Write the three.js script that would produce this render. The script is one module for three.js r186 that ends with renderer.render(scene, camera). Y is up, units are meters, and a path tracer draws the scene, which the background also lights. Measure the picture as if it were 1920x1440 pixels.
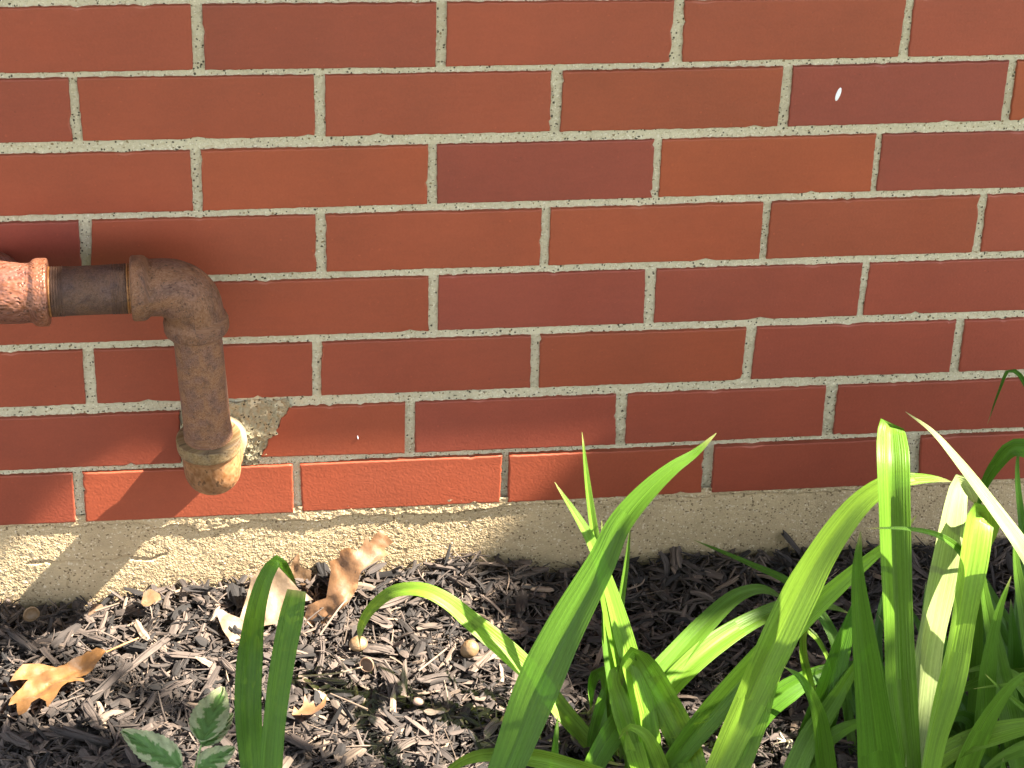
import * as THREE from 'three';
import { mergeGeometries, mergeVertices } from 'three/addons/utils/BufferGeometryUtils.js';
import { TessellateModifier } from 'three/addons/modifiers/TessellateModifier.js';

// ---------------------------------------------------------------- camera, sky, sun, exposure
const scene = new THREE.Scene();
const renderer = new THREE.WebGLRenderer({ antialias: true });
renderer.toneMapping = THREE.LinearToneMapping;
renderer.toneMappingExposure = 10.5;
renderer.shadowMap.enabled = true;
const camera = new THREE.PerspectiveCamera(19.58, 4 / 3, 0.05, 200);
camera.rotation.order = 'YXZ';
camera.position.set(0.1146, 1.4143, 1.7049);
camera.rotation.set(-0.5952, -0.1592, 0.0522);

const SKY_LEVEL = 0.32;
{
  const w = 128, h = 64, a = new Float32Array(w * h * 4);
  for (let j = 0; j < h; j++) for (let i = 0; i < w; i++) {
    const el = Math.max(0, Math.sin(((j + 0.5) / h - 0.5) * Math.PI)), k = Math.pow(el, 0.55);
    const c = [1.0 - 0.34 * k, 1.0 - 0.2 * k, 1.0 + 0.06 * k];
    for (let q = 0; q < 3; q++) a[(j * w + i) * 4 + q] = c[q] * SKY_LEVEL;
    a[(j * w + i) * 4 + 3] = 1;
  }
  const t = new THREE.DataTexture(a, w, h, THREE.RGBAFormat, THREE.FloatType);
  t.mapping = THREE.EquirectangularReflectionMapping; t.magFilter = THREE.LinearFilter; t.needsUpdate = true;
  scene.background = t; scene.environment = t;
}
const SUN = new THREE.Vector3(0.866, 1, 0.15).normalize();
const sun = new THREE.DirectionalLight(new THREE.Color(1, 0.92, 0.79), 3.7);
sun.position.copy(SUN).multiplyScalar(6).add(new THREE.Vector3(0.35, 0.1, 0.1));
sun.target.position.set(0.35, 0.1, 0.1);
sun.castShadow = true; sun.shadow.radius = 1; sun.shadow.mapSize.set(2048, 2048);
Object.assign(sun.shadow.camera, { left: -2, right: 2, top: 2, bottom: -2, near: 0.1, far: 14 });
scene.add(sun, sun.target);

// ---------------------------------------------------------------- measured data, metres (wall face z = 0, mulch near y = 0.02)
const BRICKS = [
[1,0.5,-0.0899,0.6342,0.1046,0.6342,0.1046,0.5756,-0.0899,0.5756],
[1,0.6,0.1137,0.6342,0.308,0.6329,0.3085,0.5743,0.1144,0.5755],
[1,0.45,0.317,0.6329,0.5107,0.6318,0.5119,0.5741,0.3176,0.5742],
[1,0.4,0.5194,0.6317,0.7141,0.6308,0.7146,0.5751,0.5222,0.5742],
[1,0.62,0.7212,0.6307,0.9157,0.6307,0.9183,0.5752,0.7238,0.5752],
[1,0.78,-0.2931,0.6342,-0.0986,0.6342,-0.0986,0.5756,-0.2931,0.5756],
[1,0.53,0.9244,0.6307,1.1189,0.6307,1.1215,0.5752,0.927,0.5752],
[2,0.62,-0.1931,0.5697,0.0014,0.5697,0.001,0.5107,-0.1935,0.5107],
[2,0.4,0.0084,0.5696,0.2053,0.568,0.2063,0.5098,0.0094,0.5107],
[2,0.42,0.2148,0.568,0.4085,0.5674,0.4106,0.5095,0.215,0.5098],
[2,0.25,0.4186,0.5674,0.6126,0.5679,0.6139,0.5098,0.4196,0.5095],
[2,0.92,0.6217,0.5679,0.8165,0.5693,0.8188,0.5107,0.6236,0.5098],
[2,0,0.8243,0.5694,1.0188,0.5694,1.0218,0.5108,0.8273,0.5108],
[2,0.78,-0.3963,0.5697,-0.2018,0.5697,-0.2022,0.5107,-0.3967,0.5107],
[2,0.63,1.0275,0.5694,1.222,0.5694,1.225,0.5108,1.0305,0.5108],
[3,0.42,-0.0954,0.499,0.0991,0.499,0.0996,0.44,-0.0949,0.44],
[3,0.22,0.1082,0.499,0.3038,0.4989,0.3046,0.4404,0.1079,0.44],
[3,0.85,0.3117,0.4989,0.5044,0.4989,0.5066,0.4408,0.3132,0.4404],
[3,0.08,0.5111,0.4989,0.7055,0.4991,0.7081,0.4413,0.5129,0.4408],
[3,0.8,0.7119,0.4991,0.9064,0.4991,0.908,0.4413,0.7135,0.4413],
[3,0.62,-0.2986,0.499,-0.1041,0.499,-0.1036,0.44,-0.2981,0.44],
[3,0.33,0.9151,0.4991,1.1096,0.4991,1.1112,0.4413,0.9167,0.4413],
[4,0.95,-0.1937,0.4328,0.0008,0.4328,0.0002,0.3739,-0.1943,0.3739],
[4,0.35,0.0122,0.4328,0.2058,0.4322,0.2064,0.3738,0.0076,0.3739],
[4,0.3,0.2143,0.4322,0.4075,0.4322,0.4081,0.3737,0.2155,0.3738],
[4,0.22,0.4152,0.4323,0.6098,0.4328,0.6117,0.3737,0.4164,0.3737],
[4,0.3,0.6177,0.4329,0.8133,0.434,0.8147,0.3736,0.6183,0.3737],
[4,0.55,0.8204,0.4341,1.0149,0.4341,1.0174,0.3736,0.8229,0.3736],
[4,0.79,-0.3969,0.4328,-0.2024,0.4328,-0.203,0.3739,-0.3975,0.3739],
[4,0.2,1.0236,0.4341,1.2181,0.4341,1.2206,0.3736,1.0261,0.3736],
[5,0.42,-0.0971,0.3659,0.0974,0.3659,0.0972,0.3077,-0.0973,0.3077],
[5,0.36,0.1063,0.3658,0.3073,0.3655,0.3086,0.3072,0.1063,0.3076],
[5,0.85,0.3165,0.3655,0.5067,0.3651,0.5092,0.3071,0.3169,0.3072],
[5,0.72,0.5171,0.3651,0.7115,0.3647,0.7131,0.3072,0.5188,0.3071],
[5,0.7,0.7186,0.3647,0.9131,0.3647,0.9138,0.3072,0.7193,0.3072],
[5,0.35,-0.3003,0.3659,-0.1058,0.3659,-0.106,0.3077,-0.3005,0.3077],
[5,0.46,0.9218,0.3647,1.1163,0.3647,1.117,0.3072,0.9225,0.3072],
[6,0.45,-0.1991,0.2988,-0.0046,0.2988,-0.005,0.2398,-0.1995,0.2398],
[6,0.5,0.0054,0.2988,0.2021,0.2983,0.2017,0.2399,0.0051,0.2398],
[6,0.55,0.2103,0.2983,0.404,0.298,0.4058,0.2398,0.2101,0.2399],
[6,0.32,0.4125,0.298,0.6081,0.298,0.6091,0.2396,0.4144,0.2398],
[6,0.78,0.6184,0.298,0.8119,0.2981,0.8144,0.2392,0.6184,0.2396],
[6,0.75,0.8208,0.2981,1.0153,0.2981,1.0185,0.2391,0.824,0.2391],
[6,0.67,-0.4023,0.2988,-0.2078,0.2988,-0.2082,0.2398,-0.4027,0.2398],
[6,0.32,1.024,0.2981,1.2185,0.2981,1.2217,0.2391,1.0272,0.2391],
[7,0.62,-0.1153,0.2278,0.0792,0.2278,0.0788,0.1692,-0.1157,0.1692],
[7,0.4,0.1803,0.2276,0.2883,0.2275,0.2887,0.1693,0.153,0.1692],
[7,0.78,0.2978,0.2275,0.4887,0.2276,0.4922,0.1696,0.2984,0.1693],
[7,0.7,0.5005,0.2276,0.6936,0.2281,0.6961,0.17,0.5016,0.1696],
[7,0.72,0.7057,0.2281,0.9002,0.2281,0.9024,0.17,0.7079,0.17],
[7,0.72,-0.3185,0.2278,-0.124,0.2278,-0.1244,0.1692,-0.3189,0.1692],
[7,0.79,0.9089,0.2281,1.1034,0.2281,1.1056,0.17,0.9111,0.17],
[8,0.6,-0.2166,0.1626,-0.0221,0.1626,-0.023,0.1049,-0.2175,0.1049],
[8,0.4,-0.0133,0.1626,0.1825,0.1618,0.1828,0.105,-0.0135,0.1049],
[8,0.42,0.1895,0.1618,0.3822,0.1616,0.3829,0.1057,0.191,0.105],
[8,0.42,0.3894,0.1616,0.58,0.1618,0.5825,0.1066,0.3902,0.1057],
[8,0.66,0.5911,0.1618,0.7859,0.1624,0.7903,0.1068,0.5927,0.1066],
[8,0.72,0.7984,0.1625,0.9929,0.1625,0.998,0.1068,0.8035,0.1068],
[8,0.3,-0.4198,0.1626,-0.2253,0.1626,-0.2262,0.1049,-0.4207,0.1049],
[8,0.56,1.0016,0.1625,1.1961,0.1625,1.2012,0.1068,1.0067,0.1068],
[0,0.21,-0.31,0.703,-0.116,0.703,-0.116,0.6455,-0.31,0.6455],
[0,0.43,-0.1068,0.703,0.0872,0.703,0.0872,0.6455,-0.1068,0.6455],
[0,0.23,0.0964,0.703,0.2904,0.703,0.2904,0.6455,0.0964,0.6455],
[0,0.77,0.2996,0.703,0.4936,0.703,0.4936,0.6455,0.2996,0.6455],
[0,0.46,0.5028,0.703,0.6968,0.703,0.6968,0.6455,0.5028,0.6455],
[0,0.77,0.706,0.703,0.9,0.703,0.9,0.6455,0.706,0.6455],
[0,0.67,0.9092,0.703,1.1032,0.703,1.1032,0.6455,0.9092,0.6455],
[0,0.72,1.1124,0.703,1.3064,0.703,1.3064,0.6455,1.1124,0.6455],
[-1,0.3,-0.2084,0.7707,-0.0144,0.7707,-0.0144,0.7132,-0.2084,0.7132],
[-1,0.24,-0.0052,0.7707,0.1888,0.7707,0.1888,0.7132,-0.0052,0.7132],
[-1,0.56,0.198,0.7707,0.392,0.7707,0.392,0.7132,0.198,0.7132],
[-1,0.3,0.4012,0.7707,0.5952,0.7707,0.5952,0.7132,0.4012,0.7132],
[-1,0.64,0.6044,0.7707,0.7984,0.7707,0.7984,0.7132,0.6044,0.7132],
[-1,0.45,0.8076,0.7707,1.0016,0.7707,1.0016,0.7132,0.8076,0.7132],
[-1,0.52,1.0108,0.7707,1.2048,0.7707,1.2048,0.7132,1.0108,0.7132],
[-2,0.76,-0.31,0.8384,-0.116,0.8384,-0.116,0.7809,-0.31,0.7809],
[-2,0.51,-0.1068,0.8384,0.0872,0.8384,0.0872,0.7809,-0.1068,0.7809],
[-2,0.26,0.0964,0.8384,0.2904,0.8384,0.2904,0.7809,0.0964,0.7809],
[-2,0.29,0.2996,0.8384,0.4936,0.8384,0.4936,0.7809,0.2996,0.7809],
[-2,0.53,0.5028,0.8384,0.6968,0.8384,0.6968,0.7809,0.5028,0.7809],
[-2,0.51,0.706,0.8384,0.9,0.8384,0.9,0.7809,0.706,0.7809],
[-2,0.58,0.9092,0.8384,1.1032,0.8384,1.1032,0.7809,0.9092,0.7809],
[-2,0.44,1.1124,0.8384,1.3064,0.8384,1.3064,0.7809,1.1124,0.7809],
[-3,0.59,-0.2084,0.9061,-0.0144,0.9061,-0.0144,0.8486,-0.2084,0.8486],
[-3,0.44,-0.0052,0.9061,0.1888,0.9061,0.1888,0.8486,-0.0052,0.8486],
[-3,0.57,0.198,0.9061,0.392,0.9061,0.392,0.8486,0.198,0.8486],
[-3,0.66,0.4012,0.9061,0.5952,0.9061,0.5952,0.8486,0.4012,0.8486],
[-3,0.31,0.6044,0.9061,0.7984,0.9061,0.7984,0.8486,0.6044,0.8486],
[-3,0.43,0.8076,0.9061,1.0016,0.9061,1.0016,0.8486,0.8076,0.8486],
[-3,0.5,1.0108,0.9061,1.2048,0.9061,1.2048,0.8486,1.0108,0.8486]
];
const BLADES = [
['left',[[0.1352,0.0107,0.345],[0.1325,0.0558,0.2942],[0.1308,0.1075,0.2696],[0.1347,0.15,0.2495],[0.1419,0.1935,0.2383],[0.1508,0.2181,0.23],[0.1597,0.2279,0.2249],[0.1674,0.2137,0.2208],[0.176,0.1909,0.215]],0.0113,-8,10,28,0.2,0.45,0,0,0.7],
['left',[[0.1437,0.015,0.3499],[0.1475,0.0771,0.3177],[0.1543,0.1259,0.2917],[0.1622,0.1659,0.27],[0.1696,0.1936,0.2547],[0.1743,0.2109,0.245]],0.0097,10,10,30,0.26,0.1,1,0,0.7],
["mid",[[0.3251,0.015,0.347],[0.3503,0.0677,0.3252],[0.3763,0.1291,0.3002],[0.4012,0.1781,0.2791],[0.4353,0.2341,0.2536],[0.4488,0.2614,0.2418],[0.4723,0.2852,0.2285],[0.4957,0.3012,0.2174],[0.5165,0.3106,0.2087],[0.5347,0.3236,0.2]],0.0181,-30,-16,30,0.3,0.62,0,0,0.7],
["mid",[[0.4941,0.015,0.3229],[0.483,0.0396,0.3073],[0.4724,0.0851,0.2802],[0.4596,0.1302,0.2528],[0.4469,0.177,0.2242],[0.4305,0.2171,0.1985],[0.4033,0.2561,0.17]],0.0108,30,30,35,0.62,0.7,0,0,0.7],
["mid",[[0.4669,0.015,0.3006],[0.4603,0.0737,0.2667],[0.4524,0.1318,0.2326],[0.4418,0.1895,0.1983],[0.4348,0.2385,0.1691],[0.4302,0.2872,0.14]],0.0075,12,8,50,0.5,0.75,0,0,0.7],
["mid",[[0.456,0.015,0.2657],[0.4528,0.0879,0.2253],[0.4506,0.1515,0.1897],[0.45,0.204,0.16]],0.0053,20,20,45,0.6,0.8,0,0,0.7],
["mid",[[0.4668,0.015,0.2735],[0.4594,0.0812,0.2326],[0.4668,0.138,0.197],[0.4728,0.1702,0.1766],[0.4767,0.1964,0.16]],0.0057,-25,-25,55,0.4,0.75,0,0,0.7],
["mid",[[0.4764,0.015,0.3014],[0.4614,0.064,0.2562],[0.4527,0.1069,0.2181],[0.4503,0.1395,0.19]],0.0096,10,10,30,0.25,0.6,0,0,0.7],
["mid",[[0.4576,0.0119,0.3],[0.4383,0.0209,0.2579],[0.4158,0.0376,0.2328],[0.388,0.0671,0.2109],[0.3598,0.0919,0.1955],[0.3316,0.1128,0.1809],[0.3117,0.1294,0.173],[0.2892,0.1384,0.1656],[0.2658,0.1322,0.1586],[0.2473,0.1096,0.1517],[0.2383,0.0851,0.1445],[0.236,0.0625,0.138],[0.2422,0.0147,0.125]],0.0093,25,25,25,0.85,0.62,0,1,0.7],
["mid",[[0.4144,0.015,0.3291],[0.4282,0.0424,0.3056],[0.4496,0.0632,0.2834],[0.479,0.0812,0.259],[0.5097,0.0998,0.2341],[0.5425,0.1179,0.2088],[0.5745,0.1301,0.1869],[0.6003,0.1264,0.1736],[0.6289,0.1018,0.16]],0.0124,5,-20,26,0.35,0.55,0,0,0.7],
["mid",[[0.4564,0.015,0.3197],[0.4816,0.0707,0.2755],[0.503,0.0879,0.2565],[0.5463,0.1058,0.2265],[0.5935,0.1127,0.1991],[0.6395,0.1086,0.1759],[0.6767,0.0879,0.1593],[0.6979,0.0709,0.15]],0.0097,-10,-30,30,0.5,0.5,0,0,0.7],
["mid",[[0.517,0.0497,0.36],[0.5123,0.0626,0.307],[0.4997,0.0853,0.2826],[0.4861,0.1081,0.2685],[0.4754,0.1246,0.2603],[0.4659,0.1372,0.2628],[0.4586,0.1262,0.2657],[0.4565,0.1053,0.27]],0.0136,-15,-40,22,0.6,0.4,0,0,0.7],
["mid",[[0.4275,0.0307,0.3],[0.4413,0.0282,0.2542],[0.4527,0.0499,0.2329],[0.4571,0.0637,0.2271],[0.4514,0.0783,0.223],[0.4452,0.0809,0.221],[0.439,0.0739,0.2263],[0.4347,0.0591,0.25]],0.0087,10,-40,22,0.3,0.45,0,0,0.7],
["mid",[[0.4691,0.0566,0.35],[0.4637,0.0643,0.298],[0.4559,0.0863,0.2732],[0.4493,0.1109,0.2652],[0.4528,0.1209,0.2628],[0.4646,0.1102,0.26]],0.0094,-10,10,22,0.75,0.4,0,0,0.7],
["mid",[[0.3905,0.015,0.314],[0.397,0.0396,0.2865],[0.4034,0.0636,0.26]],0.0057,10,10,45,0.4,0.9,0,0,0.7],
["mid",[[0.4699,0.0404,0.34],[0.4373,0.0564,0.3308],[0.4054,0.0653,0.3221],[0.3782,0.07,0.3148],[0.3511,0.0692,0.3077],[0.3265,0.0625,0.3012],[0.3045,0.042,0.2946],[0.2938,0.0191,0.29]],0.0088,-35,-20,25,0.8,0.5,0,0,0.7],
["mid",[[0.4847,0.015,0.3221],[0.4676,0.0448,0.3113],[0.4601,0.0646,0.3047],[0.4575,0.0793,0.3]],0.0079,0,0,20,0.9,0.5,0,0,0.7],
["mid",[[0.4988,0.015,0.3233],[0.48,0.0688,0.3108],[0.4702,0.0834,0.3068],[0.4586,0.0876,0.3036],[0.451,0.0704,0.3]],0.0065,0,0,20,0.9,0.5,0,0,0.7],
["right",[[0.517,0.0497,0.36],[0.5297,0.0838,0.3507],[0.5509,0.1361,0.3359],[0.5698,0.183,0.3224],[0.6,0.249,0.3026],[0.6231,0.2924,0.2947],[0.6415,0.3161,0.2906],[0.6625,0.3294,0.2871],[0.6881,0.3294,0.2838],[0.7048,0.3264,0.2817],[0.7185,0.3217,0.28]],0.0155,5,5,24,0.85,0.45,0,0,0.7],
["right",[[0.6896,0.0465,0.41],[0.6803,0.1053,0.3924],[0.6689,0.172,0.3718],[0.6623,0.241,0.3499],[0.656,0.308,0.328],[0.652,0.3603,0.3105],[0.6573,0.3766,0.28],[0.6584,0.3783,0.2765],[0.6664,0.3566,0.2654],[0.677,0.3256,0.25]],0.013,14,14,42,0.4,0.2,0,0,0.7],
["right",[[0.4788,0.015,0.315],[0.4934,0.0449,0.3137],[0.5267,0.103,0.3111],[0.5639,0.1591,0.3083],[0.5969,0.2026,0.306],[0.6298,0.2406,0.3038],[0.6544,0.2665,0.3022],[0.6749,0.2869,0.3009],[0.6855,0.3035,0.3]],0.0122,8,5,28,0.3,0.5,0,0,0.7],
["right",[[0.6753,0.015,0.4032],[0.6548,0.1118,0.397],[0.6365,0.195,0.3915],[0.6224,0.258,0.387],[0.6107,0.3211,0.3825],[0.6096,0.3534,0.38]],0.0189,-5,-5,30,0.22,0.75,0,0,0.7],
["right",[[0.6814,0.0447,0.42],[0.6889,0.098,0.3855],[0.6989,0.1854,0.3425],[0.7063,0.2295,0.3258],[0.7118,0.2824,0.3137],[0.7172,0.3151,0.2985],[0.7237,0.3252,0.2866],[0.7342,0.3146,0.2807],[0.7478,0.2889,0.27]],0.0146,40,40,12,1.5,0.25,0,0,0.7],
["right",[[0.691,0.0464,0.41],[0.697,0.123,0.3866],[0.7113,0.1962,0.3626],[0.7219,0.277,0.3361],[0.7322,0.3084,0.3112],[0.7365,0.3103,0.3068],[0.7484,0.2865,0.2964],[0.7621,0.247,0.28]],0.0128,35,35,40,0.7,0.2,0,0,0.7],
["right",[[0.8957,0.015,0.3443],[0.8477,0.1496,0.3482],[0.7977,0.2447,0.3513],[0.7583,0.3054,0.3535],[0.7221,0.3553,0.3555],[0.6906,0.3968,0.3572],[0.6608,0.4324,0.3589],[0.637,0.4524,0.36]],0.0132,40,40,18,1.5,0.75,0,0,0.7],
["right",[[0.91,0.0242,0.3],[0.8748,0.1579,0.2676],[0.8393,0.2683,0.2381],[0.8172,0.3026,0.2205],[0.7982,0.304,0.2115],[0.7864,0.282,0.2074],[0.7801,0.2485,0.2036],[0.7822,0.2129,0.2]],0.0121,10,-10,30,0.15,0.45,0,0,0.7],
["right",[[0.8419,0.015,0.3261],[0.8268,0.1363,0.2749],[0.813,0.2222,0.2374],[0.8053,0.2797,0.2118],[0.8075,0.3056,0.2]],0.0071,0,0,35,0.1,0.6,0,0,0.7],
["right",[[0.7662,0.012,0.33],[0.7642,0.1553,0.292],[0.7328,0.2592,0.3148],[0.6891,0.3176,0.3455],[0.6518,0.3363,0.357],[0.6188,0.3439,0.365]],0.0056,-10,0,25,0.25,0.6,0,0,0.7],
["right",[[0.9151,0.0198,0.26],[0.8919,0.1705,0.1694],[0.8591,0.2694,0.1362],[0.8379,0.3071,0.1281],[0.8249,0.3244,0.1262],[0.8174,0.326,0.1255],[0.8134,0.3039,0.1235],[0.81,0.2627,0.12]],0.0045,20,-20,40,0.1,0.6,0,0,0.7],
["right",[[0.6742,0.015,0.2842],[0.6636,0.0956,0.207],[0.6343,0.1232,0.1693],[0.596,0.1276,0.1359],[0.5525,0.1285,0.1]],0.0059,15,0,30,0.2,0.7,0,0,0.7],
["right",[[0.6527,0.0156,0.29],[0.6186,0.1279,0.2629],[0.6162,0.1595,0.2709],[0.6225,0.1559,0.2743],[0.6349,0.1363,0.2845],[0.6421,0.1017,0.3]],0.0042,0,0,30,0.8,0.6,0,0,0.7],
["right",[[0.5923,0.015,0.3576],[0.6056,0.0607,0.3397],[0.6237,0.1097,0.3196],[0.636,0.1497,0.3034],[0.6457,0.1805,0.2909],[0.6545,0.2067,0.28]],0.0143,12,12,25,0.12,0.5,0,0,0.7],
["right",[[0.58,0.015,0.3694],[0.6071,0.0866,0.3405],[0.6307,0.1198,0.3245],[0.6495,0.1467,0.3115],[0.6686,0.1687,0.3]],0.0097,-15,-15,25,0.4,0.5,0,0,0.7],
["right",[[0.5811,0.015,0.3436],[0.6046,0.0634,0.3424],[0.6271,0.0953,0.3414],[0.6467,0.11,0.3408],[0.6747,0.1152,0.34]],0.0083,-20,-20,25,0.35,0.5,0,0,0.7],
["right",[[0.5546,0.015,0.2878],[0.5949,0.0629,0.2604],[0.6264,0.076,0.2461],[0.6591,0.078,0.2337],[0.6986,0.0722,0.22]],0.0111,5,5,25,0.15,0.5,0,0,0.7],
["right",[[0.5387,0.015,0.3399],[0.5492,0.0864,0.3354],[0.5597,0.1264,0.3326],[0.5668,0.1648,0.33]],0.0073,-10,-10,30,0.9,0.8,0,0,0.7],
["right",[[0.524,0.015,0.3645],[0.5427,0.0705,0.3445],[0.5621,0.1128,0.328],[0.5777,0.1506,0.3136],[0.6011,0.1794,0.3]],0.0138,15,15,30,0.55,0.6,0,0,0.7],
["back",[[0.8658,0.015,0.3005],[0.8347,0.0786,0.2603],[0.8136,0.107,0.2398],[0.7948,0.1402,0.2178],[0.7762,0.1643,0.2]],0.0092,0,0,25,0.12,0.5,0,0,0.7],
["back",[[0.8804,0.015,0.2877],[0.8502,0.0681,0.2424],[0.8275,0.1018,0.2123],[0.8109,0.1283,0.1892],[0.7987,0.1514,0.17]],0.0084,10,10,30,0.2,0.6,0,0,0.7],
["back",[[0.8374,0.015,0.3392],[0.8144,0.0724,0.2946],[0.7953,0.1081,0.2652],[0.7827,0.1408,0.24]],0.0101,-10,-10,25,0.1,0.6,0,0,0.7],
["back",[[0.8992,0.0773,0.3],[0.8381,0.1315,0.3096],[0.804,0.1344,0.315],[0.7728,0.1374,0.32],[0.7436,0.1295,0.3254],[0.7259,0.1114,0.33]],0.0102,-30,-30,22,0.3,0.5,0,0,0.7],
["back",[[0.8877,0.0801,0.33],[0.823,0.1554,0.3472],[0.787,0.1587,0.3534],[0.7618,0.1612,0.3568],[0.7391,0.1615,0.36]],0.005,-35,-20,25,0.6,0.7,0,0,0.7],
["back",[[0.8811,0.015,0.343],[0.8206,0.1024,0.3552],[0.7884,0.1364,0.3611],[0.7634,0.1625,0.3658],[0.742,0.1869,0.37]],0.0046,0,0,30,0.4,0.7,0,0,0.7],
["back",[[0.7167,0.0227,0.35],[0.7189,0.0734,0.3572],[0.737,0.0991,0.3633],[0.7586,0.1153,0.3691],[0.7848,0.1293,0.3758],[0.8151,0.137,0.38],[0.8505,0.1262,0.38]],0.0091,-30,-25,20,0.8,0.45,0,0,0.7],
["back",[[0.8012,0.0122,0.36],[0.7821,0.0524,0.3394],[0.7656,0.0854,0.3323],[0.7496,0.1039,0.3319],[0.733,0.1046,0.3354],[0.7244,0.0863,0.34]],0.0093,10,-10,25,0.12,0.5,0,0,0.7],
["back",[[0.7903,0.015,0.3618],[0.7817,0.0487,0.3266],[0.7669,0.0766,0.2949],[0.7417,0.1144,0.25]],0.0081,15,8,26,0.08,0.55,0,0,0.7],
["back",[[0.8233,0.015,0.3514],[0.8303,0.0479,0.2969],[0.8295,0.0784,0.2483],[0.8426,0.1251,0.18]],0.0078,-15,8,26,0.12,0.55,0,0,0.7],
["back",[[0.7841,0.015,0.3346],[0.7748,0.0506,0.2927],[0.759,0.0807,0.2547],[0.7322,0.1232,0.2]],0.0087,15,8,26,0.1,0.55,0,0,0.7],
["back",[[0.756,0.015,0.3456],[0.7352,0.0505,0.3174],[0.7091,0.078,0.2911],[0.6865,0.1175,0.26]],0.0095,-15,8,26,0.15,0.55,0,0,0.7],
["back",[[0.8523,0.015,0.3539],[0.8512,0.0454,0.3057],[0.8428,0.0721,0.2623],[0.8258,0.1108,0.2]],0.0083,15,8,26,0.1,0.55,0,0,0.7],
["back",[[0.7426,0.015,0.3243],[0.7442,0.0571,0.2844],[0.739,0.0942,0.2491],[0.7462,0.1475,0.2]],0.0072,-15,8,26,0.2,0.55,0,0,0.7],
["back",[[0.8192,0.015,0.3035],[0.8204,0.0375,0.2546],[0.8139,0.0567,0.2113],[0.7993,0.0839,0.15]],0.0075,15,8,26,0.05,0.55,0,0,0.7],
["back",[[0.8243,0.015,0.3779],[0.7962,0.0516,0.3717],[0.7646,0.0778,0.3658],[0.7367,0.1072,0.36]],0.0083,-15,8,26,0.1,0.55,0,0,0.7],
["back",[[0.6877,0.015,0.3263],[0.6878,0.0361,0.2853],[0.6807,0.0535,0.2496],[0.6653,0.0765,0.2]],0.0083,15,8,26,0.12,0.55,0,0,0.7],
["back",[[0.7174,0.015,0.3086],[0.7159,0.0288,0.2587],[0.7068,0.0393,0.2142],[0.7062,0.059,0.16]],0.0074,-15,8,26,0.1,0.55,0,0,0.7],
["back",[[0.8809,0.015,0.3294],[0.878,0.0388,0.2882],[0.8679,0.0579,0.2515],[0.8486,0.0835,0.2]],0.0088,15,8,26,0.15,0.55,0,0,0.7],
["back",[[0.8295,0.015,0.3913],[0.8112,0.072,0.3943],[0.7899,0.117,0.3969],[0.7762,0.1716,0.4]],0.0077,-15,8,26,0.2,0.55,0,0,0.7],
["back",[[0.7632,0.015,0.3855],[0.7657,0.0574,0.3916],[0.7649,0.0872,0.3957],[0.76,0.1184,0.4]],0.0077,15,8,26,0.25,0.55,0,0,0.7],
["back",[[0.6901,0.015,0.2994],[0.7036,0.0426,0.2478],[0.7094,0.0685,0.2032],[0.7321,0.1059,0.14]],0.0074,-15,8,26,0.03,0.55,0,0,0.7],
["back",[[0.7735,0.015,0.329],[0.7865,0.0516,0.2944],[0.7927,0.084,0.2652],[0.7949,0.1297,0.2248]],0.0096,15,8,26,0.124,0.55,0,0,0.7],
["back",[[0.7117,0.015,0.3457],[0.7337,0.0146,0.2801],[0.7462,0.0175,0.2251],[0.7777,0.0232,0.1496]],0.0089,-15,8,26,0.218,0.55,0,0,0.7],
["back",[[0.813,0.015,0.3161],[0.8296,0.0262,0.2844],[0.8376,0.0362,0.2613],[0.8409,0.0486,0.2344]],0.0078,15,8,26,0.11199999999999999,0.55,0,0,0.7],
["back",[[0.7502,0.015,0.3337],[0.7662,0.0381,0.2774],[0.774,0.0606,0.2285],[0.7995,0.0941,0.1592]],0.0103,-15,8,26,0.206,0.55,0,0,0.7],
["back",[[0.6894,0.015,0.3504],[0.703,0.0509,0.3151],[0.7099,0.0828,0.2853],[0.7131,0.1282,0.244]],0.009,15,8,26,0.09999999999999994,0.55,0,0,0.7],
["back",[[0.7895,0.015,0.3209],[0.8096,0.0117,0.2666],[0.8196,0.0111,0.2236],[0.8469,0.0101,0.1688]],0.0084,-15,8,26,0.19399999999999998,0.55,0,0,0.7],
["back",[[0.7271,0.015,0.3384],[0.7351,0.0725,0.3112],[0.7372,0.1229,0.2875],[0.7341,0.1944,0.2536]],0.0103,15,8,26,0.08800000000000001,0.55,0,0,0.7],
["back",[[0.8096,0.015,0.3674],[0.7835,0.0383,0.308],[0.7504,0.0561,0.2506],[0.7153,0.0916,0.1784]],0.0096,-15,8,26,0.18199999999999997,0.55,0,0,0.7],
["back",[[0.766,0.015,0.3257],[0.7756,0.0499,0.3037],[0.7788,0.0789,0.2861],[0.777,0.1171,0.2632]],0.0085,15,8,26,0.0759999999999999,0.55,0,0,0.7],
["back",[[0.7046,0.015,0.3431],[0.7238,0.011,0.2882],[0.7332,0.01,0.2445],[0.7599,0.0083,0.188]],0.0078,-15,8,26,0.16999999999999987,0.55,0,0,0.7],
["back",[[0.8054,0.015,0.3134],[0.8081,0.0718,0.2998],[0.8056,0.1194,0.2885],[0.7965,0.1838,0.2728]],0.0098,15,8,26,0.06399999999999999,0.55,0,0,0.7],
["back",[[0.7428,0.015,0.3304],[0.7557,0.0354,0.2859],[0.7607,0.0541,0.2486],[0.7819,0.0794,0.1976]],0.0091,-15,8,26,0.15799999999999995,0.55,0,0,0.7],
["back",[[0.682,0.015,0.3471],[0.6925,0.0494,0.3245],[0.6966,0.0782,0.3063],[0.6962,0.1164,0.2824]],0.0078,15,8,26,0.05199999999999989,0.55,0,0,0.7],
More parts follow.
